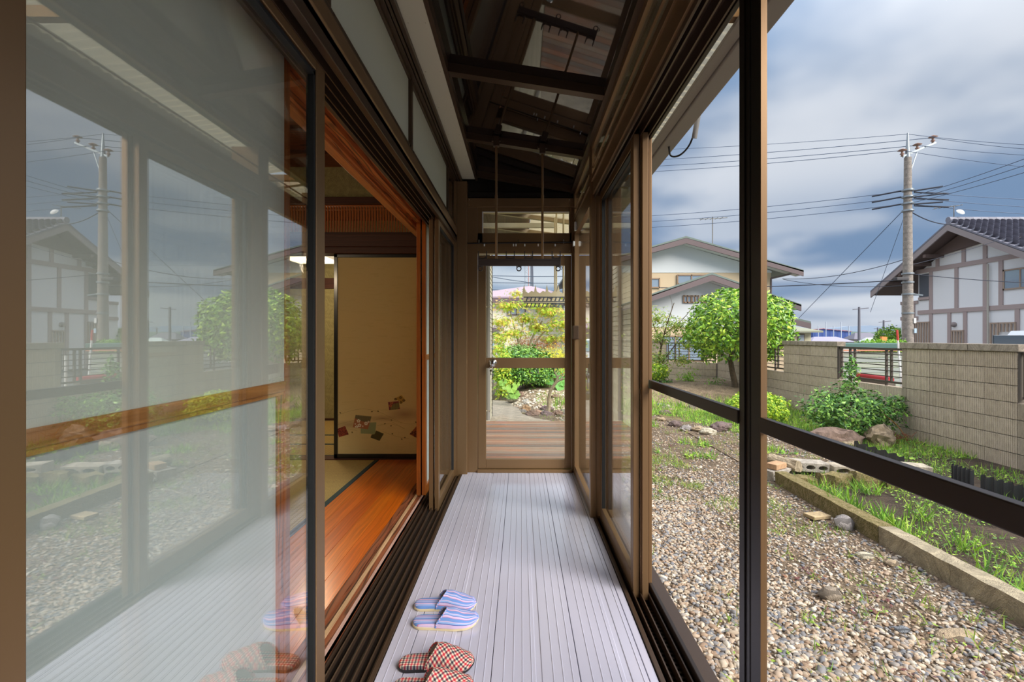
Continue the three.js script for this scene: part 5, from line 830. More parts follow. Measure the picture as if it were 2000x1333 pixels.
// ------------------------------------------------------------------ farther away between the two houses
{
  const bx = (px0, px1, py0, py1, D) => { const a = at(px0, py0, D), b = at(px1, py1, D); return [a.x, b.x, b.y, a.y]; };
  { const [x0, x1, , y1] = bx(1538, 1584, 650, 668, 34), h = thing('house', 'small cream house with a flat green grey roof between the beige house and the pole', 'house', V((x0 + x1) / 2, GY, -36)); part('wall', M(S(214, 208, 176), 0.9), h, B(x0, x1, GY, y1, 34, 38, 0)); part('roof', M(S(146, 148, 128), 0.8), h, quadPrism(V(x0 - 0.5, y1, -33.4), V(x1 + 0.5, y1, -33.4), V(x1 - 0.6, y1 + 0.45, -36), V(x0, y1 + 0.45, -36), V(0, 0.12, 0))); const f = part('window', M(S(120, 100, 86), 0.7), h, B(x0 + 0.7, x0 + 1.2, 0.6, 1.35, 33.95, 34, 0)); part('window_pane', M(S(170, 180, 190), 0.1), f, B(x0 + 0.76, x0 + 1.14, 0.66, 1.29, 33.93, 33.96, 0)); }
  { const [x0, x1, , y1] = bx(1588, 1662, 643, 668, 60), h = thing('netted_building', 'low building wrapped in blue netting on posts, far beyond the fence', 'building', V((x0 + x1) / 2, GY, -62)); part('net_wall', M(S(72, 96, 158), 0.9), h, slab([[x0, GY], [x1, GY], [x1, y1 - 0.35], [x0 + 1.2, y1], [x0, y1 - 0.1]], 60, 64, 'z')); part('net_edge', M(S(164, 110, 120), 0.9), h, [bar(V(x0, y1 - 0.05, -59.9), V(x0 + 1.2, y1 + 0.03, -59.9), 0.08), bar(V(x0 + 1.2, y1 + 0.03, -59.9), V(x1, y1 - 0.3, -59.9), 0.08)]); for (let i = 0; i < 5; i++) part('net_post', M(S(186, 196, 206), 0.6), h, rod(V(lerp(x0, x1, 0.1 + i * 0.2), GY, -59.7), V(lerp(x0, x1, 0.1 + i * 0.2), y1 + 0.4 + (i % 2) * 0.5, -59.7), 0.05, 0.05, 6)); }
  const roofHouse = (label, px0, px1, pe, pr, D, col, hip = 0.25) => { const [x0, x1, , yE] = bx(px0, px1, pe, pe, D), yR = at(0, pr, D).y, h = thing('house', label, 'house', V((x0 + x1) / 2, GY, -D - 3)), w = x1 - x0, dm = D + w * 0.3; part('wall', M(S(196, 192, 186), 0.9), h, B(x0 + 0.4, x1 - 0.4, GY, yE, D + 0.5, D + w * 0.6 - 0.5, 0)); const a = V(x0, yE, -D), b = V(x1, yE, -D), c = V(x1, yE, -D - w * 0.6), d = V(x0, yE, -D - w * 0.6), r0 = V(x0 + w * hip, yR, -dm), r1 = V(x1 - w * hip, yR, -dm); const g = new THREE.BufferGeometry().setFromPoints([a, b, r1, a, r1, r0, b, c, r1, c, d, r0, c, r0, r1, d, a, r0, a, c, b, a, d, c]); g.computeVertexNormals(); part('roof', M(col, 0.7), h, boxUV(g)); };
  roofHouse('far house with a pale violet roof before the blue netting', 1585, 1672, 668, 658, 48, S(156, 152, 172)); roofHouse('far house with a dark grey hipped roof right of the blue netting', 1668, 1728, 663, 650, 52, S(116, 114, 126)); roofHouse('far white metal roof beside the orange strip', 1690, 1730, 668, 660, 40, S(206, 214, 210));
  const sp = (name, label, px, py0, D, h0, r, col) => { const p = at(px, py0, D).setY(GY); return thing(name, label, 'pole', p); };
  const fp = (label, px, pyTop, D) => { const t = at(px, pyTop, D), b = t.clone().setY(GY), q = thing('far_pole', label, 'utility pole', b), m = M(S(112, 112, 120), 0.9); part('shaft', m, q, rod(b, t, 0.14, 0.1, 8)); part('crossarm', m, q, bar(t.clone().add(V(-0.6, -0.25, 0)), t.clone().add(V(0.9, -0.1, 0)), 0.08)); };
  fp('far utility pole standing alone left of the near one', 1678, 600, 46); fp('farther short utility pole close left of the near one', 1726, 626, 60); fp('smallest far utility pole in the gap of the houses', 1714, 640, 80);
  { const t = at(1752, 645, 11), b = at(1763, 700, 11), q = thing('snow_pole', 'slanting white marker pole with a red tip behind the fence', 'marker pole', b.setY(GY)); part('shaft', mt.white, q, rod(b, t.clone().lerp(b, 0.14), 0.022)); part('tip', M(S(206, 70, 62), 0.6), q, rod(t.clone().lerp(b, 0.14), t, 0.022)); }
  { const a = at(1719, 668, 18), b = at(1726, 658, 18); single('orange_strip', 'leaning orange board beyond the hedge', 'board', M(S(230, 150, 80), 0.8), a.clone().setY(GY), [bar(a.clone().setY(GY), b, 0.2, 0.1)]); }
  { const c = at(1742, 664, 26), b = c.clone().setY(GY); tree('round_bush', 'round green tree close left of the utility pole, beyond the street', 'tree', b, [[[b, c], 0.1, 0.06]], [{ list: crown(2600, c.clone().setY(0.75), V(0.95, 0.95, 0.8), cam, 0.16, { lump: 0.15 }), geo: broad }]); }
  { const a = at(1684, 673, 15), b = at(1762, 671, 15), hb = a.clone().lerp(b, 0.5).setY(GY), l = []; for (let i = 0; i < 3600; i++) { const t = rnd(); l.push({ p: a.clone().lerp(b, t).add(V(rr(-0.1, 0.1), rr(-1.1, 0.1) + 0.03 * Math.sin(t * 30), rr(-0.2, 0.2))), q: face(onSphere().add(V(0, 0.7, 0.4))), s: rr(0.06, 0.12), c: vary([S(112, 158, 40), S(92, 140, 36), S(136, 176, 50)]) }); } const t = thing('hedge', 'clipped green hedge seen over the fence beside the marker pole', 'hedge', hb); part('branches', M(S(60, 80, 34), 0.9), t, B(a.x, b.x, GY, a.y - 0.1, 14.9, 15.1, 0)); scatter('foliage', broad, LEAF, l, t); }
  { const a = at(1640, 671, 13.5), b = at(1690, 678, 13.5); const q = thing('shed', 'low dark green shed roof and boarded side behind the fence panel', 'shed', V((a.x + b.x) / 2 + 0.4, GY, -14)); part('roof', M(S(70, 104, 96), 0.6), q, B(a.x - 0.3, b.x + 1.3, a.y - 0.14, a.y, 13.4, 14.6, 0.02)); for (let i = 0; i < 7; i++) part('board', M(S(168 - (i % 2) * 10, 172 - (i % 2) * 8, 156), 0.9), q, B(a.x - 0.3, b.x + 1.3, GY + 0.08 + i * 0.15, GY + 0.22 + i * 0.15, 13.5, 13.6, 0.01)); part('trim', M(S(206, 140, 110), 0.8), q, B(a.x - 0.3, b.x + 1.3, a.y - 0.22, a.y - 0.18, 13.42, 13.5, 0)); }
  { const p = gnd(1660, 742, GY + 0.8), q = thing('red_pipe', 'red plastic pipe lying behind the fence panel', 'pipe', V(6.3, GY + 0.7, -8)); part('pipe', M(S(196, 50, 58), 0.5), q, rod(V(6.15, GY + 0.86, -8.7), V(6.15, GY + 0.84, -7.9), 0.05)); part('support', mt.mortar, q, B(6.08, 6.22, GY - 0.1, GY + 0.8, 7.9, 8.7, 0)); const w = thing('stake', 'white plastic stake behind the fence panel', 'stake', V(6.3, GY, -7.85)); part('stake', mt.white, w, rod(V(6.3, GY, -7.85), V(6.3, GY + 1.26, -7.85), 0.02)); }
  { // the far tree line and low hills
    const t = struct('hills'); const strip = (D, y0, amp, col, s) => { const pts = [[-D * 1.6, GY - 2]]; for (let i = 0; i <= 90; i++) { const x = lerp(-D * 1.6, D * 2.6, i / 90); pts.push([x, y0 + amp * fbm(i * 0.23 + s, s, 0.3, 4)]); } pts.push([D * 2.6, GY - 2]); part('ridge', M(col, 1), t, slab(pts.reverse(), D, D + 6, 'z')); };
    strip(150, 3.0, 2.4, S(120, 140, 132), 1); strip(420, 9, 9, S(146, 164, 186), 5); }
  { // a pale van parked before the half-timbered house
    const p = V(14.1, GY, -13.2), q = thing('van', 'roof and windscreen of a pale van parked beyond the wall at the right edge', 'van', p), m = M(S(216, 222, 230), 0.25, { clearcoat: 1 });
    part('body', m, q, slab([[-2.2, 0.35], [1.3, 0.35], [1.35, 1.05], [0.9, 1.2], [0.35, 1.78], [-2.1, 1.82], [-2.25, 1.2]].map(([a, b]) => [p.x + 0.6 - a * 0.9, GY + b - 0.05]), 12.4, 14, 'z', 0.03)); part('side_window', M(S(60, 70, 80), 0.05), q, B(12.3, 15.2, GY + 1.15, GY + 1.6, 12.38, 12.41, 0.01));
    for (const x of [12.6, 15.4]) part('wheel', mt.gasket, q, rod(V(x, GY + 0.28, -12.35), V(x, GY + 0.28, -12.6), 0.3, 0.3, 20)); }
}

// ------------------------------------------------------------------ beyond the end door: house wall, deck, terrace roof
{
  const s = struct('wall_house');
  part('core', mt.siding[2], s, B(-0.9, -0.57, GY - 0.1, 2.9, 4.13, 9.08, 0));
  for (let i = 0; i < 38; i++) { const y = GY + 0.06 + i * 0.08; part('siding_board', mt.siding[i % 3], s, quadPrism(V(-0.57, y, -4.13), V(-0.545, y, -4.13), V(-0.545, y, -9.1), V(-0.57, y, -9.1), V(-0.008, 0.076, 0))); }
  part('corner_trim', mt.bronzeBlack, s, B(-0.6, -0.538, GY, 2.9, 9.08, 9.12, 0));
  const p = thing('rain_pipe', 'grey rain pipe on the siding wall just outside the door', 'rain pipe', V(-0.505, -0.14, -7.35)); part('pipe', mt.pipe, p, rod(V(-0.505, -0.14, -7.35), V(-0.505, 2.6, -7.35), 0.032, 0.032, 14)); part('bracket', mt.chrome, p, B(-0.545, -0.47, 0.0, 0.02, 7.32, 7.38)); part('bracket', mt.chrome, p, B(-0.545, -0.47, 1.6, 1.62, 7.32, 7.38));
  const d = struct('deck'), dm = [0, 1, 2, 3, 4].map((i) => M([S(160, 143, 127), S(144, 134, 123), S(166, 136, 113), S(134, 126, 117), S(174, 156, 137)][i], 0.85, { map: T.weathered }));
  for (let i = 0; i < 28; i++) part('deck_board', dm[Math.floor(rnd() * 5)], d, B(-0.54, 0.7, -0.18, -0.15 + rr(-0.002, 0.002), 4.16 + i * 0.1135, 4.16 + i * 0.1135 + 0.095, 0.003));
  part('joist', mt.woodDark, d, [B(-0.5, -0.42, GY, -0.18, 4.2, 7.3, 0), B(0.6, 0.68, GY, -0.18, 4.2, 7.3, 0), B(0.05, 0.13, GY, -0.18, 4.2, 7.3, 0)]);
  const path = struct('path');
  const edge = [[1075, 822], [1045, 817], [1020, 809], [1012, 797], [998, 788], [985, 783]].map(([px, py]) => { const g = gnd(px, py, -0.37); return [g.x, -g.z]; });
  part('paving', mt.concrete, path, slab([[-0.56, 7.3], [0.9, 7.3], ...edge, [-3.2, 11.9], [-3.2, 9.2], [-0.56, 9.2]], GY - 0.1, -0.37, 'y'));
  part('paving', mt.concrete, path, B(0.71, 1.0, GY - 0.1, GY + 0.03, 4.2, 5.6, 0.01));
  // corrugated translucent terrace roof: over the wooden deck, and as an awning along the windows
  const corr = (x0, x1, y0, y1, d0, d1) => { const n = Math.round((d1 - d0) / 0.0079), f = []; const P = (i, e) => V(e ? x1 : x0, (e ? y1 : y0) + 0.009 * Math.cos(i * Math.PI / 4), -(d0 + (d1 - d0) * i / n)); for (let i = 0; i < n; i++) f.push(P(i, 0), P(i, 1), P(i + 1, 1), P(i, 0), P(i + 1, 1), P(i + 1, 0)); const g = new THREE.BufferGeometry().setFromPoints(f); g.computeVertexNormals(); return boxUV(g); };
  const r = thing('terrace_roof', 'cream corrugated awning with a grey gutter along the outside of the windows', 'awning', V(0.75, 2.4, -1.5));
  for (const [a, b] of [[-1.7, 0.0], [0.01, 1.95], [1.96, 3.99]]) part('corrugated_sheet', mt.corr, r, corr(0.47, 1.0, 2.57, 2.5, a, b));
  for (const d of [-1.6, 0.0, 1.955, 3.98]) part('rafter', mt.bronze, r, B(0.6, 0.98, 2.45, 2.5, d - 0.02, d + 0.02));
  part('soffit', mt.eaveGrey, r, [B(0.878, 0.93, 2.425, 2.445, -1.7, 4.06), B(0.93, 1.03, 2.41, 2.52, -1.7, 4.0, 0.01)]);
  for (const d of [0.9, 2.6]) { const y = 2.41, g = thing('wire_loop', `dark cable loop hanging under the awning gutter, the ${d < 1.5 ? 'larger nearer' : 'smaller farther'} one`, 'cable', V(1.02, y - 0.16, -d - 0.3)); const k = d < 1.5 ? 1 : 0.8; part('cable', mt.gasket, g, tube([V(0.98, y, -d - 0.55), V(1.0, y - 0.06 * k, -d - 0.58), V(1.03, y - 0.1 * k, -d - 0.5), V(1.06, y - 0.07 * k, -d - 0.4), V(1.08, y + 0.03, -d - 0.33)], 0.006, 6, 24)); part('fitting', mt.pipe, g, rod(V(1.075, y - 0.03, -d - 0.35), V(1.085, y + 0.1, -d - 0.31), 0.016)); }
  const t = thing('terrace_roof', 'cream corrugated roof on metal beams over the wooden deck outside the door', 'terrace roof', V(0.5, 2.3, -5.6));
  for (const [a, b] of [[4.15, 5.7], [5.71, 7.3]]) part('corrugated_sheet', mt.corr, t, corr(0.12, 1.0, 2.62, 2.5, a, b));
  for (const d of [4.16, 5.0, 5.7, 6.5, 7.3]) part('rafter', M(S(150, 132, 104), 0.5, { metalness: 0.3 }), t, quadPrism(V(-0.5, 2.65, -d), V(-0.5, 2.65, -d - 0.05), V(0.98, 2.45, -d - 0.05), V(0.98, 2.45, -d), V(0, 0.05, 0)));
  part('eave_soffit', mt.woodDark, t, [B(-0.55, 0.12, 2.66, 2.72, 4.13, 7.6, 0)]);
  part('front_beam', mt.cream, t, [B(-0.5, 0.35, 2.3, 2.345, 5.0, 5.05), B(0.94, 1.03, 2.41, 2.52, 4.06, 7.35)]);
  part('post', mt.bronze, t, [B(0.94, 1.0, GY, 2.41, 7.26, 7.32)]);
}
// hanging laundry bars of the terrace
{
  const beige = M(S(196, 182, 148), 0.6), slot = M(S(70, 76, 80), 0.6);
  const rack = (label, D, y, x0, x1, rods) => {
    const q = thing('laundry_bracket', label, 'laundry hanger', V((x0 + x1) / 2, y - 0.1, -D)), pts = [[x0, y - 0.05]], n = 4, w = (x1 - x0) / n;
    for (let i = 0; i < n; i++) { const a = x0 + i * w; pts.push([a, y + 0.0], [a + w * 0.12, y + 0.075], [a + w * 0.24, y + 0.005], [a + w * 0.5, y - 0.015], [a + w * 0.76, y + 0.01]); }
    pts.push([x1, y + 0.075], [x1, y - 0.05]);
    part('comb', beige, q, slab(pts.reverse(), D - 0.012, D + 0.012, 'z'));
    part('slotted_bar', slot, q, [B(x0 + 0.01, x1, y - 0.06, y - 0.05, D - 0.014, D + 0.014), B(x0 + 0.01, x1, y - 0.105, y - 0.096, D - 0.014, D + 0.014), ...Array.from({ length: 11 }, (_, i) => { const x = x0 + 0.03 + i * (x1 - x0 - 0.05) / 10; return quadPrism(V(x, y - 0.1, -D - 0.012), V(x, y - 0.1, -D + 0.012), V(x + 0.014, y - 0.1, -D + 0.012), V(x + 0.014, y - 0.1, -D - 0.012), V(0.016, 0.045, 0)); })]);
    for (const x of rods) part('hanger_rod', beige, q, rod(V(x, y - 0.02, -D), V(x, 2.55, -D), 0.009));
  };
  rack('nearer beige laundry bracket hanging outside the door from the terrace roof', 5.0, 1.62, 0.02, 0.5, [0.375, 0.45]);
  rack('farther beige laundry bracket hanging outside the door, lower in view', 5.6, 1.6, 0.03, 0.55, [0.4, 0.5]);
}
// ------------------------------------------------------------------ garden beyond the door
{
  const y0 = GY + 0.02, mound = struct('garden_bed');
  const mg = flat(new THREE.PlaneGeometry(6.5, 5.5, 40, 34)).rotateX(-Math.PI / 2).translate(2.6, 0, -11.2), p = mg.attributes.position;
  const hgt = (x, d) => GY + 0.36 * sm(d, 9.2, 12.4) * sm(x, -0.9, 0.4) + 0.05 * fbm(x * 1.5, d * 1.5, 2, 3) - 0.12 * (1 - sm(x, -0.6, 0.0)) - 0.03;
  for (let i = 0; i < p.count; i++) p.setY(i, hgt(p.getX(i), -p.getZ(i))); mg.deleteAttribute('normal'); mg.computeVertexNormals();
  part('soil', M(S(168, 148, 122), 1, { map: T.soil }), mound, boxUV(mg));
  const brown = stoneMat(150, 122, 104), violet = stoneMat(132, 110, 106), grey = stoneMat(150, 142, 132), tan = stoneMat(200, 160, 116), white = stoneMat(216, 208, 196), moss = stoneMat(122, 112, 84), pink = stoneMat(190, 152, 126);
  const rocks = [[1022, 803, 17, grey, 'low grey rock at the path corner'], [1050, 806, 24, pink, 'rounded pinkish rock along the path edge'], [1066, 808, 22, violet, 'violet brown rock beside the pinkish one'], [1083, 810, 16, brown, 'small brown rock, third along the path edge'], [1094, 814, 18, moss, 'mossy rock at the right edge of the door glass'], [1103, 808, 14, grey, 'grey rock half cut by the door stile'], [1027, 797, 22, tan, 'orange tan upright rock on the bed'], [1043, 795, 11, white, 'white rock among the weeds'], [1036, 800, 9, white, 'small bluish white stone beside the tan rock'], [1040, 787, 30, brown, 'wide flat brown rock in the middle of the bed'], [1072, 786, 22, violet, 'dark rock at the foot of the little bare tree'], [1090, 780, 26, brown, 'broad brown rock right of the little bare tree'], [1068, 769, 26, violet, 'dark red brown boulder behind the little bare tree'], [1003, 779, 28, moss, 'mossy boulder under the dark shrub'], [1017, 772, 15, brown, 'upright brown rock beside the mossy boulder'], [1028, 770, 14, white, 'slanting pale slab behind the upright brown rock'], [1030, 776, 12, grey, 'blue grey rock below the pale slab'], [1085, 760, 18, brown, 'rounded rock among the large leaves'], [1100, 788, 16, grey, 'grey green rock at the right of the bed']];
  rocks.forEach(([px, py, w, m, label], i) => { let D = 9; for (let k = 0; k < 20; k++) { const x = (px - VX) / F * D; D = clamp((CH - hgt(x, D)) * F / (py + w * 0.15 - VY), 7.6, 14); } const x = (px - VX) / F * D, s = w / F * D / 2, g = ROCKS[i % 5].clone(); g.rotateY(i * 1.3); g.scale(s, s * (label.includes('upright') ? 1.5 : 0.85), s * 0.9); single('rock', label, 'rock', m, V(x, hgt(x, D), -D), boxUV(g.translate(x, hgt(x, D) + s * 0.22, -D))); });
  const pebbles = []; for (let i = 0; i < 1500; i++) { const x = rr(-0.2, 2.2), D = rr(8.0, 11.5); pebbles.push({ p: V(x, hgt(x, D) + 0.004, -D), q: new THREE.Quaternion().setFromEuler(new THREE.Euler(rr(-0.4, 0.4), rr(0, 6), 0)), s: rr(0.015, 0.04), c: vary([S(196, 180, 158), S(172, 152, 132), S(210, 200, 184)]) }); }
  const pb = scatter('gravel', STONES[1], M(new THREE.Color(1, 1, 1), 0.9), pebbles, mound);
  const gr = [], wd = []; for (let i = 0; i < 5200; i++) { const x = rr(0.35, 3.4), D = rr(8.3, 12), n = fbm(x * 1.6, D * 1.6, 4, 3); if (n < 0.0) continue; if (rnd() < 0.6) grassAt(gr, x, D, hgt(x, D), rr(0.04, 0.12), [S(150, 176, 60), S(170, 184, 80), S(126, 156, 50)]); else weedAt(wd, x, D, hgt(x, D), rr(0.03, 0.06), [S(130, 170, 56), S(112, 150, 50)]); }
  const ga = scatter('grass', blade, GRASS, gr, scene, 'short grass between the rocks of the bed outside the door'); ga.userData.category = 'grass';
  const wa = scatter('weeds', weedLeaf, LEAF, wd, scene, 'little green weeds between the rocks outside the door'); wa.userData.category = 'weeds';
  const dk = [S(70, 112, 48), S(92, 134, 56), S(56, 96, 44), S(116, 156, 66), S(128, 166, 60)], b1 = V(0.15, hgt(0.15, 11.9), -11.9);
  tree('bush', 'large dark green leafy bush at the back of the rock bed outside the door', 'bush', b1, [[[b1, V(0.1, 0.3, -11.9), V(0.05, 0.7, -11.9)], 0.05, 0.02]], [{ list: crown(4600, V(0.12, 0.36, -11.9), V(0.74, 0.52, 0.5), dk, 0.085, { lump: 0.2, floor: -0.9 }), geo: broad, mat: LEAFGLOSS }]);
  const lg = [S(150, 182, 56), S(170, 190, 60), S(126, 166, 52), S(188, 186, 60)], b2 = V(-0.5, hgt(-0.5, 11.6), -11.6);
  tree('bush', 'light green bush beside the gate, left edge of the door glass', 'bush', b2, [[[b2, V(-0.45, 0.3, -11.6)], 0.03, 0.015]], [{ list: crown(1500, V(-0.42, 0.3, -11.6), V(0.24, 0.6, 0.3), lg, 0.075, { lump: 0.3 }), geo: broad }]);
  const b3 = V(0.0, hgt(0, 12.8), -12.8), bg = [S(118, 146, 74), S(136, 162, 90), S(98, 130, 66), S(150, 172, 104)];
  tree('shrub', 'dome shaped dull green shrub above the middle rail of the door', 'shrub', b3, [[[b3, V(0, 0.5, -12.8)], 0.04, 0.02]], [{ list: crown(3800, V(-0.03, 0.62, -12.8), V(0.52, 0.32, 0.4), bg, 0.05, { lump: 0.08 }), geo: round }]);
  const b4 = V(0.92, hgt(0.92, 12.7), -12.7), yl = [S(220, 204, 30), S(206, 196, 36), S(176, 186, 40), S(232, 212, 60), S(140, 160, 40)];
  tree('shrub', 'bright yellow spreading conifer shrub right of the dull green dome', 'shrub', b4, [[[b4, V(0.9, 0.5, -12.7)], 0.04, 0.02]], [{ list: crown(3600, V(0.92, 0.62, -12.7), V(0.62, 0.28, 0.45), yl, 0.06, { lump: 0.3, depth: 0.5 }), geo: needle }, { list: crown(700, V(1.1, 0.3, -12.5), V(0.35, 0.18, 0.3), yl, 0.06, { lump: 0.3 }), geo: needle }]);
  // the maple: thin layered sprays of yellow green leaves over several pale stems
  const ml = [S(176, 194, 50), S(196, 198, 66), S(150, 182, 48), S(206, 186, 80), S(214, 166, 96), S(132, 170, 50)], mb = V(0.25, hgt(0.25, 13.4), -13.4), list = [];
  const starGeo = (() => { const f = []; for (let i = 0; i < 5; i++) { const a = -1.9 + i * 0.95, L = i === 2 ? 1 : 0.8, w = 0.28, d = V(Math.sin(a) * L, Math.cos(a) * L, 0), s = V(Math.cos(a) * w * 0.5, -Math.sin(a) * w * 0.5, 0); f.push(V(0, 0, 0), d.clone().multiplyScalar(0.5).add(s), d, V(0, 0, 0), d, d.clone().multiplyScalar(0.5).sub(s)); } const g = new THREE.BufferGeometry().setFromPoints(f); g.computeVertexNormals(); return boxUV(g); })();
  for (const [x, y, z, rx, ry, n] of [[-0.35, 2.0, -13.2, 0.42, 0.2, 420], [-0.55, 1.55, -13.2, 0.36, 0.2, 420], [0.15, 1.65, -13.5, 0.42, 0.2, 420], [0.85, 1.85, -13.3, 0.5, 0.2, 620], [1.15, 1.5, -13.3, 0.45, 0.2, 620], [0.5, 1.4, -13.4, 0.4, 0.18, 420], [-0.2, 1.25, -13.3, 0.48, 0.18, 420], [-0.6, 1.1, -13.1, 0.32, 0.18, 380], [0.6, 2.0, -13.4, 0.32, 0.14, 320], [1.3, 1.15, -13.2, 0.35, 0.18, 360], [-0.1, 2.35, -13.3, 0.3, 0.14, 140], [1.1, 2.25, -13.2, 0.22, 0.12, 120], [0.9, 1.1, -13.4, 0.4, 0.14, 240], [-0.62, 0.8, -13.0, 0.25, 0.25, 380], [0.2, 2.05, -13.5, 0.3, 0.12, 160]]) list.push(...crown(n, V(x, y, z), V(rx, ry, 0.45), ml, 0.062, { lump: 0.4, depth: 0.95 }));
  tree('maple', 'airy yellow green maple with pale forked stems outside the door', 'tree', mb, [[[mb, V(0.25, 0.6, -13.4), V(0.3, 1.05, -13.4), V(0.6, 1.6, -13.4)], 0.055, 0.02], [[V(0.0, 0.0, -13.4), V(-0.02, 0.8, -13.4), V(-0.15, 1.3, -13.4), V(-0.3, 1.9, -13.3)], 0.04, 0.012], [[V(0.28, 0.8, -13.4), V(0.5, 1.1, -13.4), V(0.9, 1.55, -13.3)], 0.03, 0.01], [[V(0.35, 0.65, -13.4), V(0.8, 0.95, -13.3), V(1.3, 1.05, -13.2)], 0.025, 0.01], [[V(-0.05, 0.9, -13.4), V(0.05, 1.4, -13.5), V(0.1, 1.9, -13.5)], 0.018, 0.008]].map((a) => a), [{ list, geo: starGeo }], undefined, mt.barkPale);
  const rb = V(0.5, GY, -14.2); tree('shrub', 'low reddish orange shrub behind the maple stems', 'shrub', rb, [[[rb, V(0.5, 0.6, -14.2)], 0.03, 0.02]], [{ list: crown(1500, V(0.45, 0.95, -14.2), V(0.75, 0.22, 0.3), [S(196, 120, 66), S(176, 140, 70), S(166, 96, 56)], 0.06, { lump: 0.3 }), geo: slim }]);
  // large round leaves, each leaf of its own
  const big = (label, base, spots, cols) => { const q = thing('butterbur', label, 'plant', base), disc = (r) => { const f = [], n = 14; const P = (i) => { const a = 0.35 + i / n * 5.6, w = 1 + 0.06 * Math.sin(i * 2.4); return V(Math.sin(a) * r * w, Math.cos(a) * r * w, 0.12 * r * Math.sin(i * 1.9)); }; for (let i = 0; i < n; i++) f.push(V(0, 0, -0.05 * r), P(i), P(i + 1)); const g = new THREE.BufferGeometry().setFromPoints(f); g.computeVertexNormals(); return g; }; spots.forEach(([x, y, z, r], i) => { const g = disc(r); g.lookAt(V(rr(-0.5, 0.5), 0.8, 0.9)); g.translate(x, y, z); const lf = part('leaf', M(cols[i % cols.length], 0.6, { side: THREE.DoubleSide, transmission: 0.25, thickness: 0 }), q, g); part('leaf_stalk', M(S(150, 176, 96), 0.7), q, rod(V(base.x + (x - base.x) * 0.3, base.y, z), V(x, y, z), 0.006, 0.005, 5)); }); };
  big('plant with two big round pale green leaves before the dark bush', V(-0.15, -0.25, -10.6), [[-0.2, 0.0, -10.5, 0.12], [-0.13, -0.12, -10.45, 0.12], [-0.24, -0.18, -10.5, 0.07], [-0.1, 0.08, -10.6, 0.09], [-0.4, 0.12, -10.7, 0.1], [-0.34, 0.02, -10.65, 0.08]], [S(150, 190, 70), S(132, 178, 64), S(164, 196, 96)]);
  big('group of large round green leaves under the yellow shrub', V(0.78, -0.1, -11.9), [[0.6, 0.2, -11.8, 0.13], [0.75, 0.3, -11.9, 0.14], [0.9, 0.22, -11.8, 0.13], [0.7, 0.06, -11.7, 0.12], [0.55, 0.02, -11.8, 0.1], [1.0, 0.05, -11.7, 0.14], [1.1, 0.3, -11.9, 0.14], [0.85, 0.4, -12.0, 0.12], [0.95, -0.08, -11.6, 0.12], [1.15, 0.12, -11.8, 0.12]], [S(84, 150, 56), S(70, 134, 50), S(104, 166, 64)]);
  const tb = V(0.56, hgt(0.56, 9.6), -9.6), trunk = [[[tb, V(0.57, -0.1, -9.6), V(0.6, 0.06, -9.6), V(0.72, 0.24, -9.6), V(0.75, 0.36, -9.6)], 0.042, 0.025], [[V(0.7, 0.22, -9.6), V(0.85, 0.3, -9.55), V(1.05, 0.32, -9.5)], 0.02, 0.01], [[V(0.74, 0.34, -9.6), V(0.68, 0.46, -9.6), V(0.72, 0.56, -9.6)], 0.016, 0.007], [[V(0.74, 0.34, -9.6), V(0.88, 0.42, -9.6), V(0.98, 0.5, -9.6)], 0.016, 0.007]];
  tree('little_tree', 'little pruned tree with a crooked pale trunk among the rocks', 'tree', tb, trunk, [{ list: crown(260, V(0.9, 0.5, -9.6), V(0.28, 0.12, 0.2), yl, 0.04, { depth: 0.9 }), geo: slim }], undefined, mt.barkPale);
  const fl = V(1.35, GY, -7.4), fc = crown(320, V(1.35, 0.5, -7.4), V(0.18, 0.45, 0.2), [S(240, 190, 40), S(246, 204, 70)], 0.05, { lump: 0.5, depth: 0.9 });
  tree('flowering_bush', 'bush with orange yellow blossoms seen through the narrow window beside the door', 'bush', fl, [[[fl, V(1.35, 0.7, -7.4)], 0.02, 0.01]], [{ list: crown(1800, V(1.35, 0.4, -7.4), V(0.3, 0.75, 0.3), [S(112, 142, 80), S(134, 160, 90), S(96, 126, 66), S(160, 184, 70)], 0.06, { lump: 0.3, depth: 0.7 }), geo: slim }, { name: 'blossom', list: fc, geo: round }]);
  const yb = V(1.5, GY, -8.6); tree('bush', 'yellow green bush above the blossoms, seen through the narrow window', 'bush', yb, [[[yb, V(1.5, 1.0, -8.6)], 0.03, 0.01]], [{ list: crown(1500, V(1.35, 1.2, -8.6), V(0.4, 0.45, 0.3), lg, 0.07, { lump: 0.3, depth: 0.6 }), geo: broad }]);
  // gate and car
  const g = thing('gate', 'low gate of thin white bars at the end of the concrete path', 'gate', V(-0.9, GY, -12.2)), gm = M(S(196, 192, 186), 0.5); part('frame', gm, g, [bar(V(-1.6, 0.45, -12.2), V(-0.3, 0.45, -12.2), 0.04), bar(V(-1.6, -0.3, -12.2), V(-0.3, -0.3, -12.2), 0.04)]); for (let i = 0; i < 15; i++) part('bar', gm, g, rod(V(-1.55 + i * 0.085, -0.3, -12.2), V(-1.55 + i * 0.085, 0.45, -12.2), 0.01, 0.01, 6));
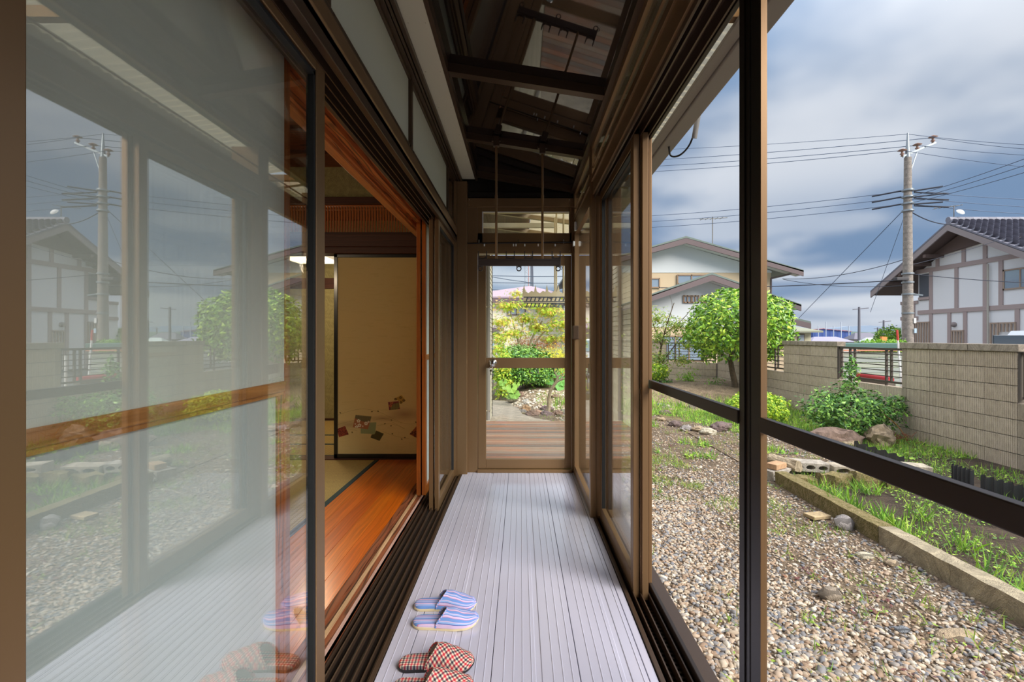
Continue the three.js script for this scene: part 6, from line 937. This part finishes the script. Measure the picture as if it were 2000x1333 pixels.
  const c = V(-1.5, GY, -19), car = thing('car', 'white car parked on the street left of the dome shrub', 'car', c), cm = M(S(232, 234, 238), 0.2, { clearcoat: 1 }); part('body', cm, car, slab([[-2.1, 0.3], [2.1, 0.3], [2.15, 0.85], [1.2, 1.0], [0.7, 1.45], [-1.3, 1.5], [-2.1, 1.0]].map(([a, b]) => [c.x + a, GY + b]), 18.2, 19.8, 'z', 0.03)); part('window_band', M(S(150, 176, 186), 0.05), car, slab([[-1.7, 1.0], [1.1, 1.0], [0.62, 1.4], [-1.2, 1.43]].map(([a, b]) => [c.x + a, GY + b]), 18.17, 18.2, 'z')); for (const x of [-1.3, 1.3]) part('wheel', mt.gasket, car, rod(V(c.x + x, GY + 0.3, -18.1), V(c.x + x, GY + 0.3, -18.35), 0.31, 0.31, 20));
}
// the cream house with mauve roofs far behind the door
{
  const D = 27, P = (px, py, d = D) => at(px, py, d), h = thing('house', 'cream house with mauve hipped roofs far behind the maple', 'house', V(0.5, GY, -30)), w = M(S(244, 236, 212), 0.9), rf = M(S(172, 150, 160), 0.8), fas = M(S(110, 92, 96), 0.8);
  const e0 = P(940, 583), e1 = P(1120, 577), rl = P(958, 575, 30), rk = P(1035, 562, 32), rr2 = P(1110, 574, 30);
  part('wall', w, h, B(-3.2, 2.5, GY, e0.y, D + 0.6, 36, 0));
  part('main_roof', rf, h, [quadPrism(V(-4.0, e0.y, -D), V(3.1, e0.y, -D), V(0.7, rk.y, -32), V(0.5, rk.y, -32), V(0, 0.1, 0)), quadPrism(V(3.1, e0.y, -D), V(3.1, e0.y, -37), V(0.7, rk.y, -32.2), V(0.7, rk.y, -32), V(0, 0.1, 0)), quadPrism(V(-4.0, e0.y, -37), V(-4.0, e0.y, -D), V(0.5, rk.y, -32), V(0.5, rk.y, -32.2), V(0, 0.1, 0))]);
  part('fascia', fas, h, [B(-4.0, 3.1, e0.y - 0.2, e0.y + 0.02, D, D + 0.06)]);
  part('lower_roof', rf, h, [quadPrism(V(-4.2, P(0, 644).y, -25.4), V(-0.9, P(0, 644).y, -25.4), V(-0.9, P(0, 632).y, -27.6), V(-3.8, P(0, 632).y, -27.6), V(0, 0.1, 0))]); part('lower_wall', w, h, B(-3.6, -1.0, GY, P(0, 644).y, 26.2, 27.6, 0)); part('lower_fascia', fas, h, B(-4.2, -0.9, P(0, 647).y, P(0, 643).y, 25.4, 25.46));
  const win = (px0, px1, py0, py1, d) => { const a = P(px0, py0, d), b = P(px1, py1, d), f = part('window', fas, h, [B(a.x, b.x, b.y, b.y + 0.06, d - 0.05, d + 0.02), B(a.x, b.x, a.y - 0.06, a.y, d - 0.05, d + 0.02), B(a.x, a.x + 0.06, b.y, a.y, d - 0.05, d + 0.02), B(b.x - 0.06, b.x, b.y, a.y, d - 0.05, d + 0.02), B((a.x + b.x) / 2 - 0.03, (a.x + b.x) / 2 + 0.03, b.y, a.y, d - 0.05, d + 0.02)]); part('window_pane', M(S(170, 180, 188), 0.15), f, B(a.x, b.x, b.y, a.y, d - 0.02, d + 0.01, 0)); };
  win(991, 1027, 596, 616, 27.55); win(1070, 1086, 590, 608, 27.55); win(1068, 1086, 658, 672, 27.55); win(968, 976, 652, 664, 26.15);
  // lattice tower and two poles
  const t = thing('lattice_tower', 'tall pale lattice tower far behind the mauve roof', 'tower', V(0.9, GY, -75)), tm = M(S(150, 156, 166), 0.7), tm2 = M(S(186, 140, 134), 0.7), X0 = at(1025.5, 560, 75).x, X1 = at(1032.5, 560, 75).x;
  for (const [x, z] of [[X0, -75], [X1, -75], [X0, -75.6], [X1, -75.6]]) part('leg', x === X0 ? tm : tm2, t, rod(V(x, GY, z), V(x, 26, z), 0.06, 0.06, 5));
  const br = []; for (let y = 5; y < 25; y += 0.8) br.push(bar(V(X0, y, -75), V(X1, y + 0.4, -75), 0.04), bar(V(X1, y + 0.4, -75), V(X0, y + 0.8, -75), 0.04)); part('bracing', tm, t, br);
  for (const [label, px, lean] of [['left one of two dark slender poles beside the lattice tower', 1037.5, 0], ['right leaning one of two dark slender poles beside the lattice tower', 1043.5, -0.3]]) { const a = at(px, 562, 60); const q = thing('mast', label, 'pole', a.clone().setY(GY)); part('shaft', M(S(96, 100, 112), 0.8), q, rod(a.clone().setY(GY), V(a.x + lean, 14, -60), 0.1, 0.08, 8)); }
  const dm = M(S(70, 84, 104), 0.8); for (const [label, a, b] of [['dark cable crossing level behind the door glass', P(930, 552, 40), P(1240, 553, 40)], ['thin cable low over the mauve roof', P(930, 565, 40), P(1130, 569, 40)], ['thin cable high behind the laundry brackets', P(930, 538, 40), P(1130, 540, 40)], ['dark cable slanting down to the right behind the door glass', P(930, 535, 40), P(1040, 553, 40)]]) single('cable', label, 'cable', dm, a, tube([a, a.clone().lerp(b, 0.5).add(V(0, -0.06, 0)), b], 0.028, 5, 12));
}
renderer.render(scene, camera);
